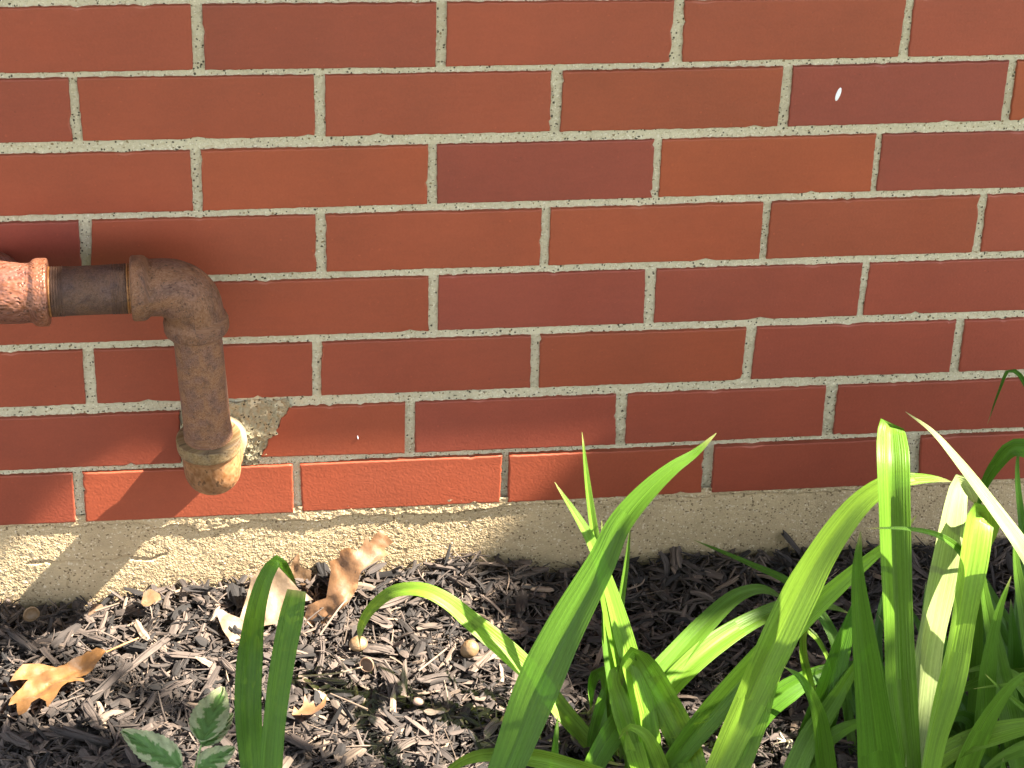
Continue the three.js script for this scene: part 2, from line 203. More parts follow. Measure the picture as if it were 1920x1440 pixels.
["back",[[0.7818,0.015,0.3182],[0.7883,0.0578,0.2823],[0.7881,0.0955,0.2512],[0.8024,0.148,0.2072]],0.0104,-15,8,26,0.14600000000000002,0.55,0,0,0.7],
["back",[[0.7197,0.015,0.3351],[0.7243,0.0712,0.3208],[0.7236,0.1185,0.3087],[0.7169,0.1828,0.292]],0.0091,15,8,26,0.039999999999999966,0.55,0,0,0.7],
["back",[[0.8023,0.015,0.3642],[0.7727,0.0365,0.3172],[0.7369,0.0506,0.2713],[0.6987,0.0778,0.2168]],0.0085,-15,8,26,0.13399999999999992,0.55,0,0,0.7],
["back",[[0.7584,0.015,0.323],[0.7928,-0.0111,0.253],[0.8141,-0.027,0.2015],[0.8325,-0.0427,0.1416]],0.0079,15,8,26,0.22799999999999987,0.55,0,0,0.7],
["back",[[0.8058,0.015,0.3892],[0.7859,0.1019,0.3584],[0.7668,0.172,0.3325],[0.7531,0.2266,0.3119],[0.7483,0.2579,0.3]],0.011,10,10,26,0.3,0.55,0,0,0.7],
["back",[[0.8526,0.015,0.3672],[0.8233,0.1012,0.3337],[0.8026,0.1754,0.3044],[0.7905,0.2298,0.2826],[0.7867,0.2609,0.27]],0.0106,10,10,26,0.35,0.55,0,0,0.7],
["back",[[0.8565,0.015,0.3273],[0.8199,0.1029,0.3285],[0.7882,0.1431,0.3291],[0.7616,0.1576,0.3296],[0.7385,0.1524,0.33]],0.0097,10,10,26,0.45,0.55,0,0,0.7],
["back",[[0.7767,0.015,0.3737],[0.7603,0.0934,0.3605],[0.7542,0.1679,0.3474],[0.7574,0.2238,0.337],[0.7653,0.258,0.33]],0.01,10,10,26,0.25,0.55,0,0,0.7],
["back",[[0.8812,0.015,0.3564],[0.8285,0.0927,0.3656],[0.7969,0.0995,0.3701],[0.7681,0.0907,0.375],[0.7463,0.069,0.38]],0.0101,10,10,26,0.5,0.55,0,0,0.7],
["back",[[0.6347,0.015,0.3613],[0.6207,0.085,0.3531],[0.6089,0.1358,0.347],[0.592,0.1692,0.3424],[0.5775,0.18,0.34]],0.0091,10,10,26,0.3,0.55,0,0,0.7],
["back",[[0.7387,0.015,0.3704],[0.7432,0.0914,0.3703],[0.7555,0.1459,0.3701],[0.7729,0.1806,0.3701],[0.7943,0.1909,0.37]],0.0104,10,10,26,0.4,0.55,0,0,0.7]
];
const CHIPS = [
[0.2566,0.1133,0.028,0.0146,-0.2898,0.5],
[0.2753,0.0497,0.046,0.0115,0.3143,0.5],
[0.2594,0.0723,0.0285,0.0131,-0.7013,0.45],
[0.3073,0.0825,0.0246,0.0073,0.0007,0.6],
[0.263,0.1513,0.0412,0.0115,-1.285,0.5],
[0.2085,0.1507,0.0298,0.0073,-0.2109,0.35],
[0.3035,0.1562,0.0338,0.0094,0.295,0.4],
[0.3519,0.1414,0.0358,0.0105,0.8747,0.6],
[0.2212,0.251,0.0273,0.0131,0.7086,0.9],
[0.3003,0.2025,0.0195,0.0084,-0.1594,0.9],
[0.2013,0.1215,0.0484,0.0063,1.3951,0.5],
[0.3497,0.2286,0.0268,0.0105,0.7746,0.6],
[0.0765,0.1078,0.0375,0.0094,-0.1594,0.5],
[0.0396,0.0993,0.064,0.0073,0.8429,0.5],
[0.0068,0.139,0.0637,0.0084,0.9183,0.4],
[-0.0079,0.1831,0.0433,0.0115,-1.1253,0.3],
[-0.0055,0.0731,0.0235,0.0063,-0.5663,0.4],
[0.0352,0.0662,0.0332,0.0063,-1.2184,1.0],
[0.0901,0.0191,0.031,0.0073,-0.1324,0.05],
[-0.0191,0.2081,0.057,0.0105,-0.5057,0.15],
[-0.0741,0.2089,0.0312,0.0105,-0.7297,0.3],
[-0.0761,0.0765,0.0395,0.0094,-0.9141,0.15],
[0.5619,0.0065,0.0383,0.0136,-1.7394,0.55],
[0.4218,0.0417,0.0213,0.0078,0.0563,0.9],
[0.3991,0.0569,0.0437,0.0105,-1.59,0.15],
[0.4653,0.0974,0.018,0.0073,-0.3471,0.6],
[0.5798,0.0581,0.027,0.0073,-0.6214,0.5],
[0.4406,0.1554,0.0227,0.0094,-0.3426,0.3],
[0.3562,0.1304,0.0275,0.0115,0.7097,0.7],
[0.5391,0.0525,0.0303,0.0073,-0.9651,0.3],
[0.0664,0.1463,0.0354,0.0084,0.4337,0.5],
[0.1746,0.2333,0.0327,0.0105,-0.7646,0.4],
[0.2699,0.2414,0.0297,0.0094,0.6056,0.6],
[0.1156,0.1282,0.0324,0.0073,-1.0272,0.5],
[0.3406,0.037,0.0359,0.0073,-0.8249,0.3],
[0.5067,0.0581,0.0325,0.0063,0.4121,0.2],
[0.2154,0.1947,0.0345,0.0084,-1.3946,0.7],
[0.1269,0.0267,0.0353,0.0178,-1.4881,0.0],  // this chip and the next two: black colour stands in for deep shaded gaps
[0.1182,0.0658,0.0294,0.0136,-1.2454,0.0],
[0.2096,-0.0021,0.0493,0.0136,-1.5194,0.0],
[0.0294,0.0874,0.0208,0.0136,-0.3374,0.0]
];
const DRY = {
A: [[0.0031,0.03,0.1021],[-0.0059,0.03,0.0968],[-0.0141,0.03,0.1007],[-0.0213,0.03,0.1061],[-0.0331,0.03,0.1164],[-0.0417,0.03,0.1209],[-0.0572,0.03,0.1181],[-0.0716,0.03,0.1207],[-0.0774,0.03,0.1297],[-0.0825,0.03,0.1417],[-0.074,0.03,0.1388],[-0.0659,0.03,0.1387],[-0.0739,0.03,0.1511],[-0.0805,0.03,0.1613],[-0.0824,0.03,0.1703],[-0.0754,0.03,0.1674],[-0.0744,0.03,0.178],[-0.072,0.03,0.1895],[-0.0653,0.03,0.1823],[-0.0621,0.03,0.1699],[-0.0553,0.03,0.1626],[-0.0493,0.03,0.1695],[-0.0476,0.03,0.1782],[-0.0432,0.03,0.1686],[-0.0401,0.03,0.1617],[-0.0358,0.03,0.1506],[-0.0307,0.03,0.1445],[-0.025,0.03,0.1428],[-0.0153,0.03,0.1465],[-0.0165,0.03,0.1391],[-0.0243,0.03,0.1341],[-0.0147,0.03,0.1326],[-0.0086,0.03,0.1236],[-0.003,0.03,0.1151]],
B: [[0.2772,0.088,0.0343],[0.2648,0.0989,0.0283],[0.2585,0.0942,0.0309],[0.2542,0.088,0.0343],[0.2523,0.0944,0.0308],[0.2475,0.0865,0.0352],[0.2422,0.0822,0.0375],[0.2337,0.0853,0.0358],[0.2259,0.0824,0.0374],[0.2247,0.0766,0.0406],[0.2154,0.0734,0.0424],[0.2161,0.0656,0.0466],[0.2127,0.0545,0.0528],[0.2103,0.0446,0.0582],[0.202,0.0422,0.0595],[0.1927,0.0386,0.0615],[0.1893,0.0283,0.0672],[0.1817,0.0173,0.0732],[0.1902,0.0114,0.0764],[0.2015,0.0141,0.075],[0.2095,0.0242,0.0694],[0.2179,0.0315,0.0654],[0.2268,0.037,0.0624],[0.2347,0.0444,0.0583],[0.2407,0.0532,0.0535],[0.242,0.0613,0.049],[0.2447,0.0667,0.0461],[0.251,0.07,0.0442],[0.2587,0.0724,0.0429],[0.2728,0.0782,0.0397],[0.2678,0.0829,0.0371]],
C: [[0.1053,0.0361,0.0564],[0.1118,0.0362,0.0563],[0.1177,0.0332,0.0595],[0.1276,0.0301,0.0629],[0.1345,0.043,0.0488],[0.1402,0.0549,0.0357],[0.1508,0.0612,0.0288],[0.1641,0.0621,0.0277],[0.1724,0.0563,0.0342],[0.1787,0.0519,0.039],[0.1855,0.0461,0.0453],[0.192,0.0438,0.0479],[0.1983,0.0395,0.0527],[0.187,0.0385,0.0538],[0.1761,0.0354,0.0572],[0.1682,0.0308,0.0622],[0.1607,0.0249,0.0687],[0.1511,0.0242,0.0695],[0.1412,0.0204,0.0736],[0.1328,0.0138,0.0809],[0.12,0.0102,0.0849],[0.1168,0.0161,0.0783],[0.1111,0.0225,0.0714],[0.1084,0.0284,0.0648]],
D: [[0.1752,0.0171,0.0166],[0.1793,0.0431,0.0036],[0.1827,0.0496,0.0004],[0.1875,0.0542,-0.0019],[0.1881,0.0418,0.0043],[0.1942,0.0396,0.0054],[0.1989,0.0385,0.006],[0.1973,0.0233,0.0135],[0.1918,0.015,0.0177],[0.1834,0.012,0.0192]],
F: [[0.1707,0.028,0.1998],[0.1731,0.028,0.1893],[0.1768,0.028,0.1932],[0.1809,0.028,0.1878],[0.1835,0.028,0.1758],[0.1869,0.028,0.1854],[0.191,0.028,0.1814],[0.1924,0.028,0.1909],[0.1975,0.028,0.1863],[0.204,0.028,0.1753],[0.2011,0.028,0.1916],[0.1947,0.028,0.2003],[0.1882,0.028,0.2048],[0.1787,0.028,0.2026]],
G: [[0.0349,0.036,0.0405],[0.0373,0.036,0.0263],[0.0434,0.036,0.0228],[0.0525,0.036,0.0291],[0.054,0.036,0.0356],[0.0474,0.036,0.0383],[0.0424,0.036,0.049],[0.0374,0.036,0.0471]],
H: [[-0.014,0.032,0.0422],[-0.0107,0.032,0.0345],[-0.0021,0.032,0.036],[0.0,0.032,0.0409],[-0.0054,0.032,0.0452],[-0.0098,0.032,0.0496],[-0.0147,0.032,0.0523]]
};
const GOUT = {
a: [[0.0889,0.085,0.2911],[0.1095,0.089,0.2268],0.0336],
b: [[0.0892,0.08,0.2897],[0.1174,0.084,0.255],0.02],
c: [[0.0744,0.075,0.3092],[0.0226,0.079,0.2632],0.03],
d: [[0.0846,0.07,0.3062],[0.1177,0.074,0.2871],0.025]
};
const STEM = [
[0.0898,0.084,0.2914],
[0.0862,0.074,0.2962],
[0.0802,0.05,0.3033],
[0.0741,0.0,0.2714]
];
const SMALL = {
cap: [0.2372,0.03,0.1095],
cup: [0.2427,0.028,0.1372],
nut: [0.341,0.028,0.1232],
peb: [0.2867,0.027,0.1897],
curl: [-0.068,0.03,0.0426],
frag: [0.6149,0.02,0.2636]
};
const TWIGS = [
[[0.2897,0.034,0.156],[0.3043,0.036,0.1438],[0.3194,0.033,0.1257]],
[[0.202,0.03,0.0936],[0.2237,0.045,0.0701],[0.2354,0.04,0.049]],
[[-0.0078,0.034,0.0466],[0.0149,0.038,0.0414]],
[[0.2389,0.034,0.2049],[0.2069,0.03,0.1763]],
[[0.5047,0.032,0.0521],[0.5192,0.034,0.0474],[0.5237,0.034,0.0403]],
[[0.179,0.03,0.1506],[0.2133,0.033,0.1524],[0.2385,0.033,0.1455]]
];
const LIP = [
[-0.1921,0.104],
[-0.0942,0.1009],
[-0.0199,0.0979],
[0.0077,0.1001],
[0.0426,0.0968],
[0.051,0.0918],
[0.0779,0.0948],
[0.0927,0.0849],
[0.1055,0.0867],
[0.1233,0.0896],
[0.1414,0.0976],
[0.1668,0.0949],
[0.1924,0.0934],
[0.2207,0.0937],
[0.2258,0.098],
[0.2982,0.0945],
[0.3529,0.0954],
[0.3738,0.0975],
[0.3926,0.0997],
[0.4125,0.1005],
[0.467,0.0975],
[0.5676,0.0991],
[0.6114,0.102],
[0.683,0.1],
[0.7922,0.1014],
[0.9594,0.099],
[1.1309,0.0932]
];
const CRACK = [
[-0.0705,0.0555],
[-0.0478,0.0561],
[-0.0302,0.0563],
[-0.0025,0.0547],
[0.0229,0.0564],
[0.0405,0.0533],
[0.0596,0.0581]
];
const WHITE = [
[0.6648,0.5408,0.0],
[0.6642,0.534,0.0],
[0.6655,0.547,0.0],
[0.244,0.1908,-0.0]
];
const HOLE = [
[0.1249,0.2361],
[0.1814,0.2353],
[0.1823,0.228],
[0.1752,0.2174],
[0.1685,0.2025],
[0.1608,0.1875],
[0.154,0.1718],
[0.1469,0.1634],
[0.1412,0.1562],
[0.1352,0.1565],
[0.1279,0.1656],
[0.0783,0.1695],
[0.079,0.2111],
[0.0831,0.2291]
];
const JAG = [
[0.1793,0.2281],
[0.1777,0.2197],
[0.1727,0.2151],
[0.1706,0.2067],
[0.168,0.2031],
[0.166,0.1977],
[0.1604,0.1919],
[0.1593,0.1839],
[0.1552,0.1779],
[0.153,0.1718]
];

// ---------------------------------------------------------------- helpers
function rand(seed) { let s = seed >>> 0; return () => { s = (s + 0x6D2B79F5) >>> 0; let t = s; t = Math.imul(t ^ (t >>> 15), t | 1); t ^= t + Math.imul(t ^ (t >>> 7), t | 61); return ((t ^ (t >>> 14)) >>> 0) / 4294967296; }; }
const hash = (x, y, z) => { let n = Math.imul(x, 374761393) ^ Math.imul(y, 668265263) ^ Math.imul(z, 2147483647 - 61); n = Math.imul(n ^ (n >>> 13), 1274126177); return ((n ^ (n >>> 16)) >>> 0) / 4294967296; };
const sm = (t) => t * t * (3 - 2 * t), mix = (a, b, t) => a + (b - a) * t, clamp = (x, a = 0, b = 1) => Math.min(b, Math.max(a, x));
const step = (a, b, x) => sm(clamp((x - a) / (b - a)));
function vn(x, y, seed = 0, per = 0) { // value noise in [-1, 1], tiles every `per` cells
  const xi = Math.floor(x), yi = Math.floor(y), u = sm(x - xi), v = sm(y - yi);
  const m = (k) => per ? ((k % per) + per) % per : k;
  const a = hash(m(xi), m(yi), seed), b = hash(m(xi + 1), m(yi), seed), c = hash(m(xi), m(yi + 1), seed), d = hash(m(xi + 1), m(yi + 1), seed);
  return 2 * mix(mix(a, b, u), mix(c, d, u), v) - 1;
}
function fbm(x, y, seed, oct = 4, per = 0) { let s = 0, a = 0.5; for (let i = 0; i < oct; i++) { s += a * vn(x, y, seed + i * 17, per); x *= 2; y *= 2; per *= 2; a *= 0.5; } return s; }
const V = (x, y, z) => new THREE.Vector3(x, y, z), arr = (a) => new THREE.Vector3(a[0], a[1], a[2]);
const srgb = (x) => x <= 0.0031308 ? 12.92 * x : 1.055 * Math.pow(x, 1 / 2.4) - 0.055;

function texture(n, fn, colour, wrap = true) { // fn(u, v) -> number or [r, g, b], linear
  const a = new Uint8Array(n * n * 4);
  for (let j = 0; j < n; j++) for (let i = 0; i < n; i++) {
    const v = fn(i / n, j / n, i, j), k = (j * n + i) * 4, c = typeof v === 'number' ? [v, v, v] : v;
    for (let q = 0; q < 3; q++) a[k + q] = 255 * clamp(colour ? srgb(clamp(c[q])) : c[q]);
    a[k + 3] = 255;
  }
  const t = new THREE.DataTexture(a, n, n, THREE.RGBAFormat); t.magFilter = THREE.LinearFilter; t.minFilter = THREE.LinearMipmapLinearFilter; t.generateMipmaps = true;
  if (colour) t.colorSpace = THREE.SRGBColorSpace;
  if (wrap) t.wrapS = t.wrapT = THREE.RepeatWrapping;
  t.needsUpdate = true; return t;
}
// spots(n, count, rmin, rmax) : a tiling field of small round grains, value = random id + 0.5 edge
function grains(n, count, rmin, rmax, seed) {
  const f = new Float32Array(n * n), id = new Float32Array(n * n), r = rand(seed);
  for (let k = 0; k < count; k++) {
    const x = r() * n, y = r() * n, q = (rmin + (rmax - rmin) * r() * r()), kind = r(), sx = 0.75 + 0.5 * r();
    for (let j = Math.floor(y - q - 1); j <= y + q + 1; j++) for (let i = Math.floor(x - q - 1); i <= x + q + 1; i++) {
      const d = Math.hypot((i - x) * sx, (j - y) / sx) / q; if (d > 1) continue;
      const o = (((j % n) + n) % n) * n + ((i % n) + n) % n, v = Math.sqrt(1 - d * d); if (v > f[o]) { f[o] = v; id[o] = kind; }
    }
  }
  return { f, id, n };
}
const names = new Map();
function numbered(n) { const k = names.get(n) || 0; names.set(n, k + 1); return k ? n + '_' + String(k).padStart(3, '0') : n; }
function shade(o) { o.traverse((c) => { if (c.isMesh) { c.castShadow = true; c.receiveShadow = true; } }); return o; }
function thing(name, label, category, group) { const o = new THREE.Group(); o.name = numbered(name); o.userData = { label, category }; if (group) o.userData.group = group; scene.add(o); return o; }
function part(name, geo, mat, parent) { const m = new THREE.Mesh(geo, mat); m.name = name; m.castShadow = m.receiveShadow = true; parent.add(m); return m; }
function single(name, geo, mat, label, category, group) { const m = part(numbered(name), geo, mat, scene); m.userData = { label, category }; if (group) m.userData.group = group; return m; }
function structure(name, geo, mat, label, category) { const m = part(name, geo, mat, scene); m.userData = { kind: 'structure', label, category }; return m; }
function geom(pos, idx, uv, col) {
  const g = new THREE.BufferGeometry(); g.setAttribute('position', new THREE.Float32BufferAttribute(pos, 3));
  if (uv) g.setAttribute('uv', new THREE.Float32BufferAttribute(uv, 2));
  if (col) g.setAttribute('color', new THREE.Float32BufferAttribute(col, 3));
  g.setIndex(idx); g.computeVertexNormals(); return g;
}

// ---------------------------------------------------------------- materials
const brickTex = (() => {
  const n = 1024, light = grains(n, 620, 1.0, 2.6, 5), dark = grains(n, 420, 0.9, 2.2, 6), r = rand(77);
  const scratch = new Float32Array(n * n);
  for (let k = 0; k < 90; k++) { let x = r() * n, y = r() * n, a = r() < 0.5 ? (r() - 0.5) * 0.5 : r() * 6.28; const L = 8 + r() * 40, s = 0.12 + 0.3 * r() * r(); for (let i = 0; i < L; i++) { x += Math.cos(a); y += Math.sin(a); a += (r() - 0.5) * 0.1; scratch[(((y | 0) % n + n) % n) * n + (((x | 0) % n + n) % n)] = s * (r() < 0.7 ? 1 : 0.3); } }
  const map = texture(n, (u, v, i, j) => {
    const o = j * n + i;
    let m = 0.8 + 0.10 * fbm(u * 6, v * 6, 1, 4, 6) + 0.02 * vn(u * 30, v * 160, 9, 0) + 0.04 * vn(u * 400, v * 400, 8, 400) + 0.03 * fbm(u * 60, v * 60, 3, 2, 60);
    if (light.f[o] > 0.2 && light.id[o] < 0.5) m += 0.6 * light.f[o] * (0.3 + light.id[o]);
    if (dark.f[o] > 0.2) m -= 0.25 * dark.f[o] * dark.id[o];
    const s = scratch[o] * 0.5, hue = 0.05 * fbm(u * 9, v * 9, 40, 3, 9);
    return [m * (1 + hue) + s * 0.5, m + s * 0.5, m * (1 - hue) + s * 0.5];
  }, true);
  const bump = texture(n, (u, v, i, j) => { const o = j * n + i; return clamp(0.5 + 0.05 * fbm(u * 10, v * 10, 21, 3, 10) + 0.04 * vn(u * 60, v * 170, 22) + 0.16 * vn(u * 340, v * 340, 23, 340) - 0.25 * dark.f[o] * (dark.id[o] > 0.6 ? 1 : 0)); });
  return { map, bump };
})();
const BRICK = new THREE.MeshPhysicalMaterial({ map: brickTex.map, bumpMap: brickTex.bump, bumpScale: 0.0003, roughness: 0.55, vertexColors: true, color: 0xffffff });

const mortarTex = (() => { // about 0.4 mm a pixel: pale sand and cement with dark and glassy grains
  const n = 1024, g1 = grains(n, 30000, 1.2, 2.8, 11), g2 = grains(n, 9000, 1.3, 3.4, 12);
  const map = texture(n, (u, v, i, j) => {
    const o = j * n + i; let m = 0.78 + 0.10 * fbm(u * 12, v * 12, 31, 4, 12); let c = [m, m * 0.975, m * 0.87];
    if (g1.f[o] > 0.1) { const t = g1.id[o]; const q = t < 0.12 ? 1.25 : t < 0.3 ? 0.82 : 0.96 + 0.1 * t; c = c.map((x) => x * q); }
    if (g2.f[o] > 0.25) { const t = g2.id[o]; if (t < 0.34) c = [0.10, 0.095, 0.08]; else if (t < 0.45) c = [0.34, 0.27, 0.17]; else if (t < 0.78) c = [1, 1, 0.97]; }
    return c;
  }, true);
  const bump = texture(n, (u, v, i, j) => { const o = j * n + i; return clamp(0.25 + 0.15 * fbm(u * 40, v * 40, 33, 3, 40) + 0.45 * g1.f[o] * (0.4 + 0.6 * g1.id[o]) + (g2.id[o] < 0.34 ? -0.2 : 0.25) * g2.f[o]); });
  return { map, bump };
})();
const mortarMat = (r, g, b, bs) => new THREE.MeshStandardMaterial({ map: mortarTex.map, bumpMap: mortarTex.bump, bumpScale: bs, roughness: 0.95, color: new THREE.Color(r, g, b) });
const MORTAR = mortarMat(0.64, 0.58, 0.44, 0.0013);

const pargeTex = (() => { // coarse floated stucco: short wormy ridges and sand
  const n = 1024, g1 = grains(n, 26000, 1.4, 3.0, 51), g2 = grains(n, 11000, 1.8, 4.2, 52);
  const map = texture(n, (u, v, i, j) => {
    const o = j * n + i; let m = 0.74 + 0.16 * fbm(u * 9, v * 9, 61, 4, 9) + 0.06 * fbm(u * 90, v * 90, 62, 2, 90);
    let c = [m, m * 0.9, m * 0.68];
    if (g1.f[o] > 0.1) { const q = 0.9 + 0.28 * g1.id[o]; c = c.map((x) => x * q); }
    if (g2.f[o] > 0.3) { const t = g2.id[o]; if (t < 0.34) c = [0.30, 0.25, 0.17]; else if (t < 0.72) c = [1, 0.97, 0.86]; }
    return c;
  }, true);
  const bump = texture(n, (u, v, i, j) => { const o = j * n + i; const w = Math.abs(fbm(u * 120, v * 170, 63, 3, 0)); return clamp(0.15 + 0.5 * g1.f[o] * (0.5 + 0.5 * g1.id[o]) + 0.6 * w); });
  return { map, bump };
})();
const PARGE = new THREE.MeshStandardMaterial({ map: pargeTex.map, bumpMap: pargeTex.bump, bumpScale: 0.0011, roughness: 0.95, color: new THREE.Color(0.61, 0.50, 0.37) });
const PATCH = mortarMat(0.40, 0.345, 0.235, 0.0018);

const rustTex = (() => {
  const n = 512, pits = grains(n, 900, 1.8, 6, 71);
  const map = texture(n, (u, v, i, j) => {
    const o = j * n + i, a = step(-0.42, 0.42, fbm(u * 5, v * 5, 81, 5, 5)) * 0.6 + 0.2, b = step(0.0, 0.3, fbm(u * 14, v * 14, 82, 4, 14)), s = 0.22 * vn(u * 64, v * 64, 84, 64) + 0.1 * vn(u * 140, v * 140, 87, 140);
    let c = [mix(0.46, 0.74, a), mix(0.335, 0.50, a), mix(0.31, 0.29, a)].map((x) => x * (1 - 0.18 * b) + s * 0.6);
    if (pits.f[o] > 0.1 && pits.id[o] < 0.62) c = c.map((x) => x * (1 - 0.55 * Math.min(1, pits.f[o] * 1.4)));
    return c;
  }, true);
  const bump = texture(n, (u, v, i, j) => { const o = j * n + i; return clamp(0.6 + 0.25 * fbm(u * 20, v * 20, 85, 4, 20) + 0.2 * vn(u * 70, v * 70, 86, 70) - 0.22 * pits.f[o] * (pits.id[o] < 0.62 ? 1 : 0)); });
  return { map, bump };
})();
const rust = (r, g, b, rough, bs, rep = 1) => { const m = rustTex.map.clone(), k = rustTex.bump.clone(); m.repeat.set(rep, rep); k.repeat.set(rep, rep); return new THREE.MeshStandardMaterial({ map: m, bumpMap: k, bumpScale: bs, roughness: rough, metalness: 0.25, color: new THREE.Color(r, g, b) }); };

const woodTex = (() => {
  const map = texture(512, (u, v) => 0.68 + 0.30 * fbm(u * 8, v * 70, 91, 3) + 0.26 * vn(u * 5, v * 150, 92), true);
  const bump = texture(512, (u, v) => clamp(0.5 + 0.4 * fbm(u * 8, v * 60, 93, 3)));
  return { map, bump };
})();
const WOOD = new THREE.MeshStandardMaterial({ map: woodTex.map, bumpMap: woodTex.bump, bumpScale: 0.0009, roughness: 0.86, vertexColors: true });
const SOIL = new THREE.MeshStandardMaterial({ map: mortarTex.map, bumpMap: mortarTex.bump, bumpScale: 0.003, roughness: 1, color: new THREE.Color(0.035, 0.026, 0.02) });

const leafTex = (() => { // u across the blade 0..1, v along in metres x 4
  const line = (u, v) => 0.5 * vn(u * 26, v * 3, 101) + 0.35 * vn(u * 60, v * 6, 102) + 0.3 * vn(u * 11, v * 1.5, 103);
  const map = texture(512, (u, v) => {
    const q = line(u, v), mid = Math.exp(-Math.pow((u - 0.5) / 0.025, 2)), m = 0.78 + 0.26 * q + 0.05 * vn(u * 40, v * 120, 104) + 0.04 * fbm(u * 3, v * 8, 105, 3);
    return [m * (1 + 0.12 * mid), m * (1 + 0.08 * mid), m * (1 + 0.1 * mid)];
  }, true);
  const bump = texture(512, (u, v) => clamp(0.5 + 0.35 * vn(u * 30, v * 2, 106) + 0.15 * vn(u * 64, v * 4, 107)));
  return { map, bump };
})();
const BLADE = new THREE.MeshPhysicalMaterial({ map: leafTex.map, bumpMap: leafTex.bump, bumpScale: 0.0005, roughness: 0.4, specularIntensity: 0.4, transmission: 0.36, thickness: 0, ior: 1.4, vertexColors: true, side: THREE.DoubleSide });
const leafVein = texture(256, (u, v) => 0.8 + 0.16 * fbm(u * 10, v * 10, 111, 4, 10) + 0.06 * vn(u * 90, v * 90, 112, 90), true);
const leafBump = texture(256, (u, v) => clamp(0.5 + 0.4 * fbm(u * 14, v * 14, 113, 4, 14)));
const DRYLEAF = new THREE.MeshPhysicalMaterial({ map: leafVein, bumpMap: leafBump, bumpScale: 0.0008, roughness: 0.62, transmission: 0.25, thickness: 0, vertexColors: true, side: THREE.DoubleSide });
const GREENLEAF = new THREE.MeshPhysicalMaterial({ map: leafVein, bumpMap: leafBump, bumpScale: 0.0005, roughness: 0.5, specularIntensity: 0.4, transmission: 0.3, thickness: 0, vertexColors: true, side: THREE.DoubleSide });

// ---------------------------------------------------------------- brick wall
const X0 = -0.42, X1 = 1.24, TOPY = 0.91;
const wall = thing('brick_wall', 'red brick wall with pale sandy mortar joints above the concrete footing', 'wall');
function brickGeometry(c, seed, leftEdge) {
  const r = rand(seed), P = [];
  const p = [0, 1, 2, 3].map((k) => [c[2 * k], c[2 * k + 1]]);
  const lines = leftEdge ? [[p[0], p[1]], [p[1], p[2]], [p[2], leftEdge[leftEdge.length - 1]]] : [[p[0], p[1]], [p[1], p[2]], [p[2], p[3]], [p[3], p[0]]];
  for (const [a, b] of lines) { const L = Math.hypot(b[0] - a[0], b[1] - a[1]), n = Math.max(3, Math.round(L / 0.0042)); for (let i = 0; i < n; i++) P.push([mix(a[0], b[0], i / n), mix(a[1], b[1], i / n)]); }
  if (leftEdge) for (let i = leftEdge.length - 1; i > 0; i--) P.push(leftEdge[i]);
  const cx = P.reduce((s, q) => s + q[0], 0) / P.length, cy = P.reduce((s, q) => s + q[1], 0) / P.length, n = P.length;
  const chipAt = [r() * n | 0, r() * n | 0], chipW = [r() * 2.6, r() * 2.2], chips = new Set();
  const zf = (r() - 0.5) * 0.0012, tx = (r() - 0.5) * 0.006, ty = (r() - 0.5) * 0.012;
  const jit = P.map((q, i) => 0.0005 * vn(q[0] * 330, q[1] * 330, seed) + 0.0002 * vn(q[0] * 50, q[1] * 50, seed + 3));
  const pos = [], uv = [], idx = [], off = [r(), r()];
  const rings = [[0.0003, -0.055], [0, -0.0014], [0.0002, -0.0005], [0.0007, -0.0001], [0.0018, 0]];
  rings.forEach(([ins, z], k) => P.forEach((q, i) => {
    let chip = 0; chipAt.forEach((a, m) => { const d = Math.min(Math.abs(i - a), n - Math.abs(i - a)); if (d < chipW[m] && k > 0) { chip = Math.max(chip, 0.0014 * (1 - d / chipW[m])); if (k > 0 && k < 4) chips.add(k * n + i); } });
    const dx = q[0] - cx, dy = q[1] - cy, nx = Math.abs(dx) > 0.09 ? Math.sign(dx) : dx * 2, ny = Math.abs(dy) > 0.02 ? Math.sign(dy) : dy * 8;
    const e = ins - (k > 0 ? jit[i] : 0) + chip, x = q[0] - nx * e, y = q[1] - ny * e;
    pos.push(x, y, z + (k ? zf + tx * dx + ty * dy : 0) - (k < 4 ? chip * 0.8 : 0)); uv.push((x + off[0]) * 2, (y + off[1]) * 2);
  }));
  for (let k = 0; k < rings.length - 1; k++) for (let i = 0; i < n; i++) { const a = k * n + i, b = k * n + (i + 1) % n; idx.push(a, a + n, b, b, a + n, b + n); }
  const m = pos.length / 3; pos.push(cx, cy, zf); uv.push((cx + off[0]) * 2, (cy + off[1]) * 2);
  for (let i = 0; i < n; i++) idx.push((rings.length - 1) * n + i, m, (rings.length - 1) * n + (i + 1) % n);
  const g = geom(pos, idx, uv); g.userData.chips = chips;
  return g;
}
const inner = []; // brick outlines shrunk, so that no mortar is built deep behind a brick
const patchBox = [0.076, 0.18];
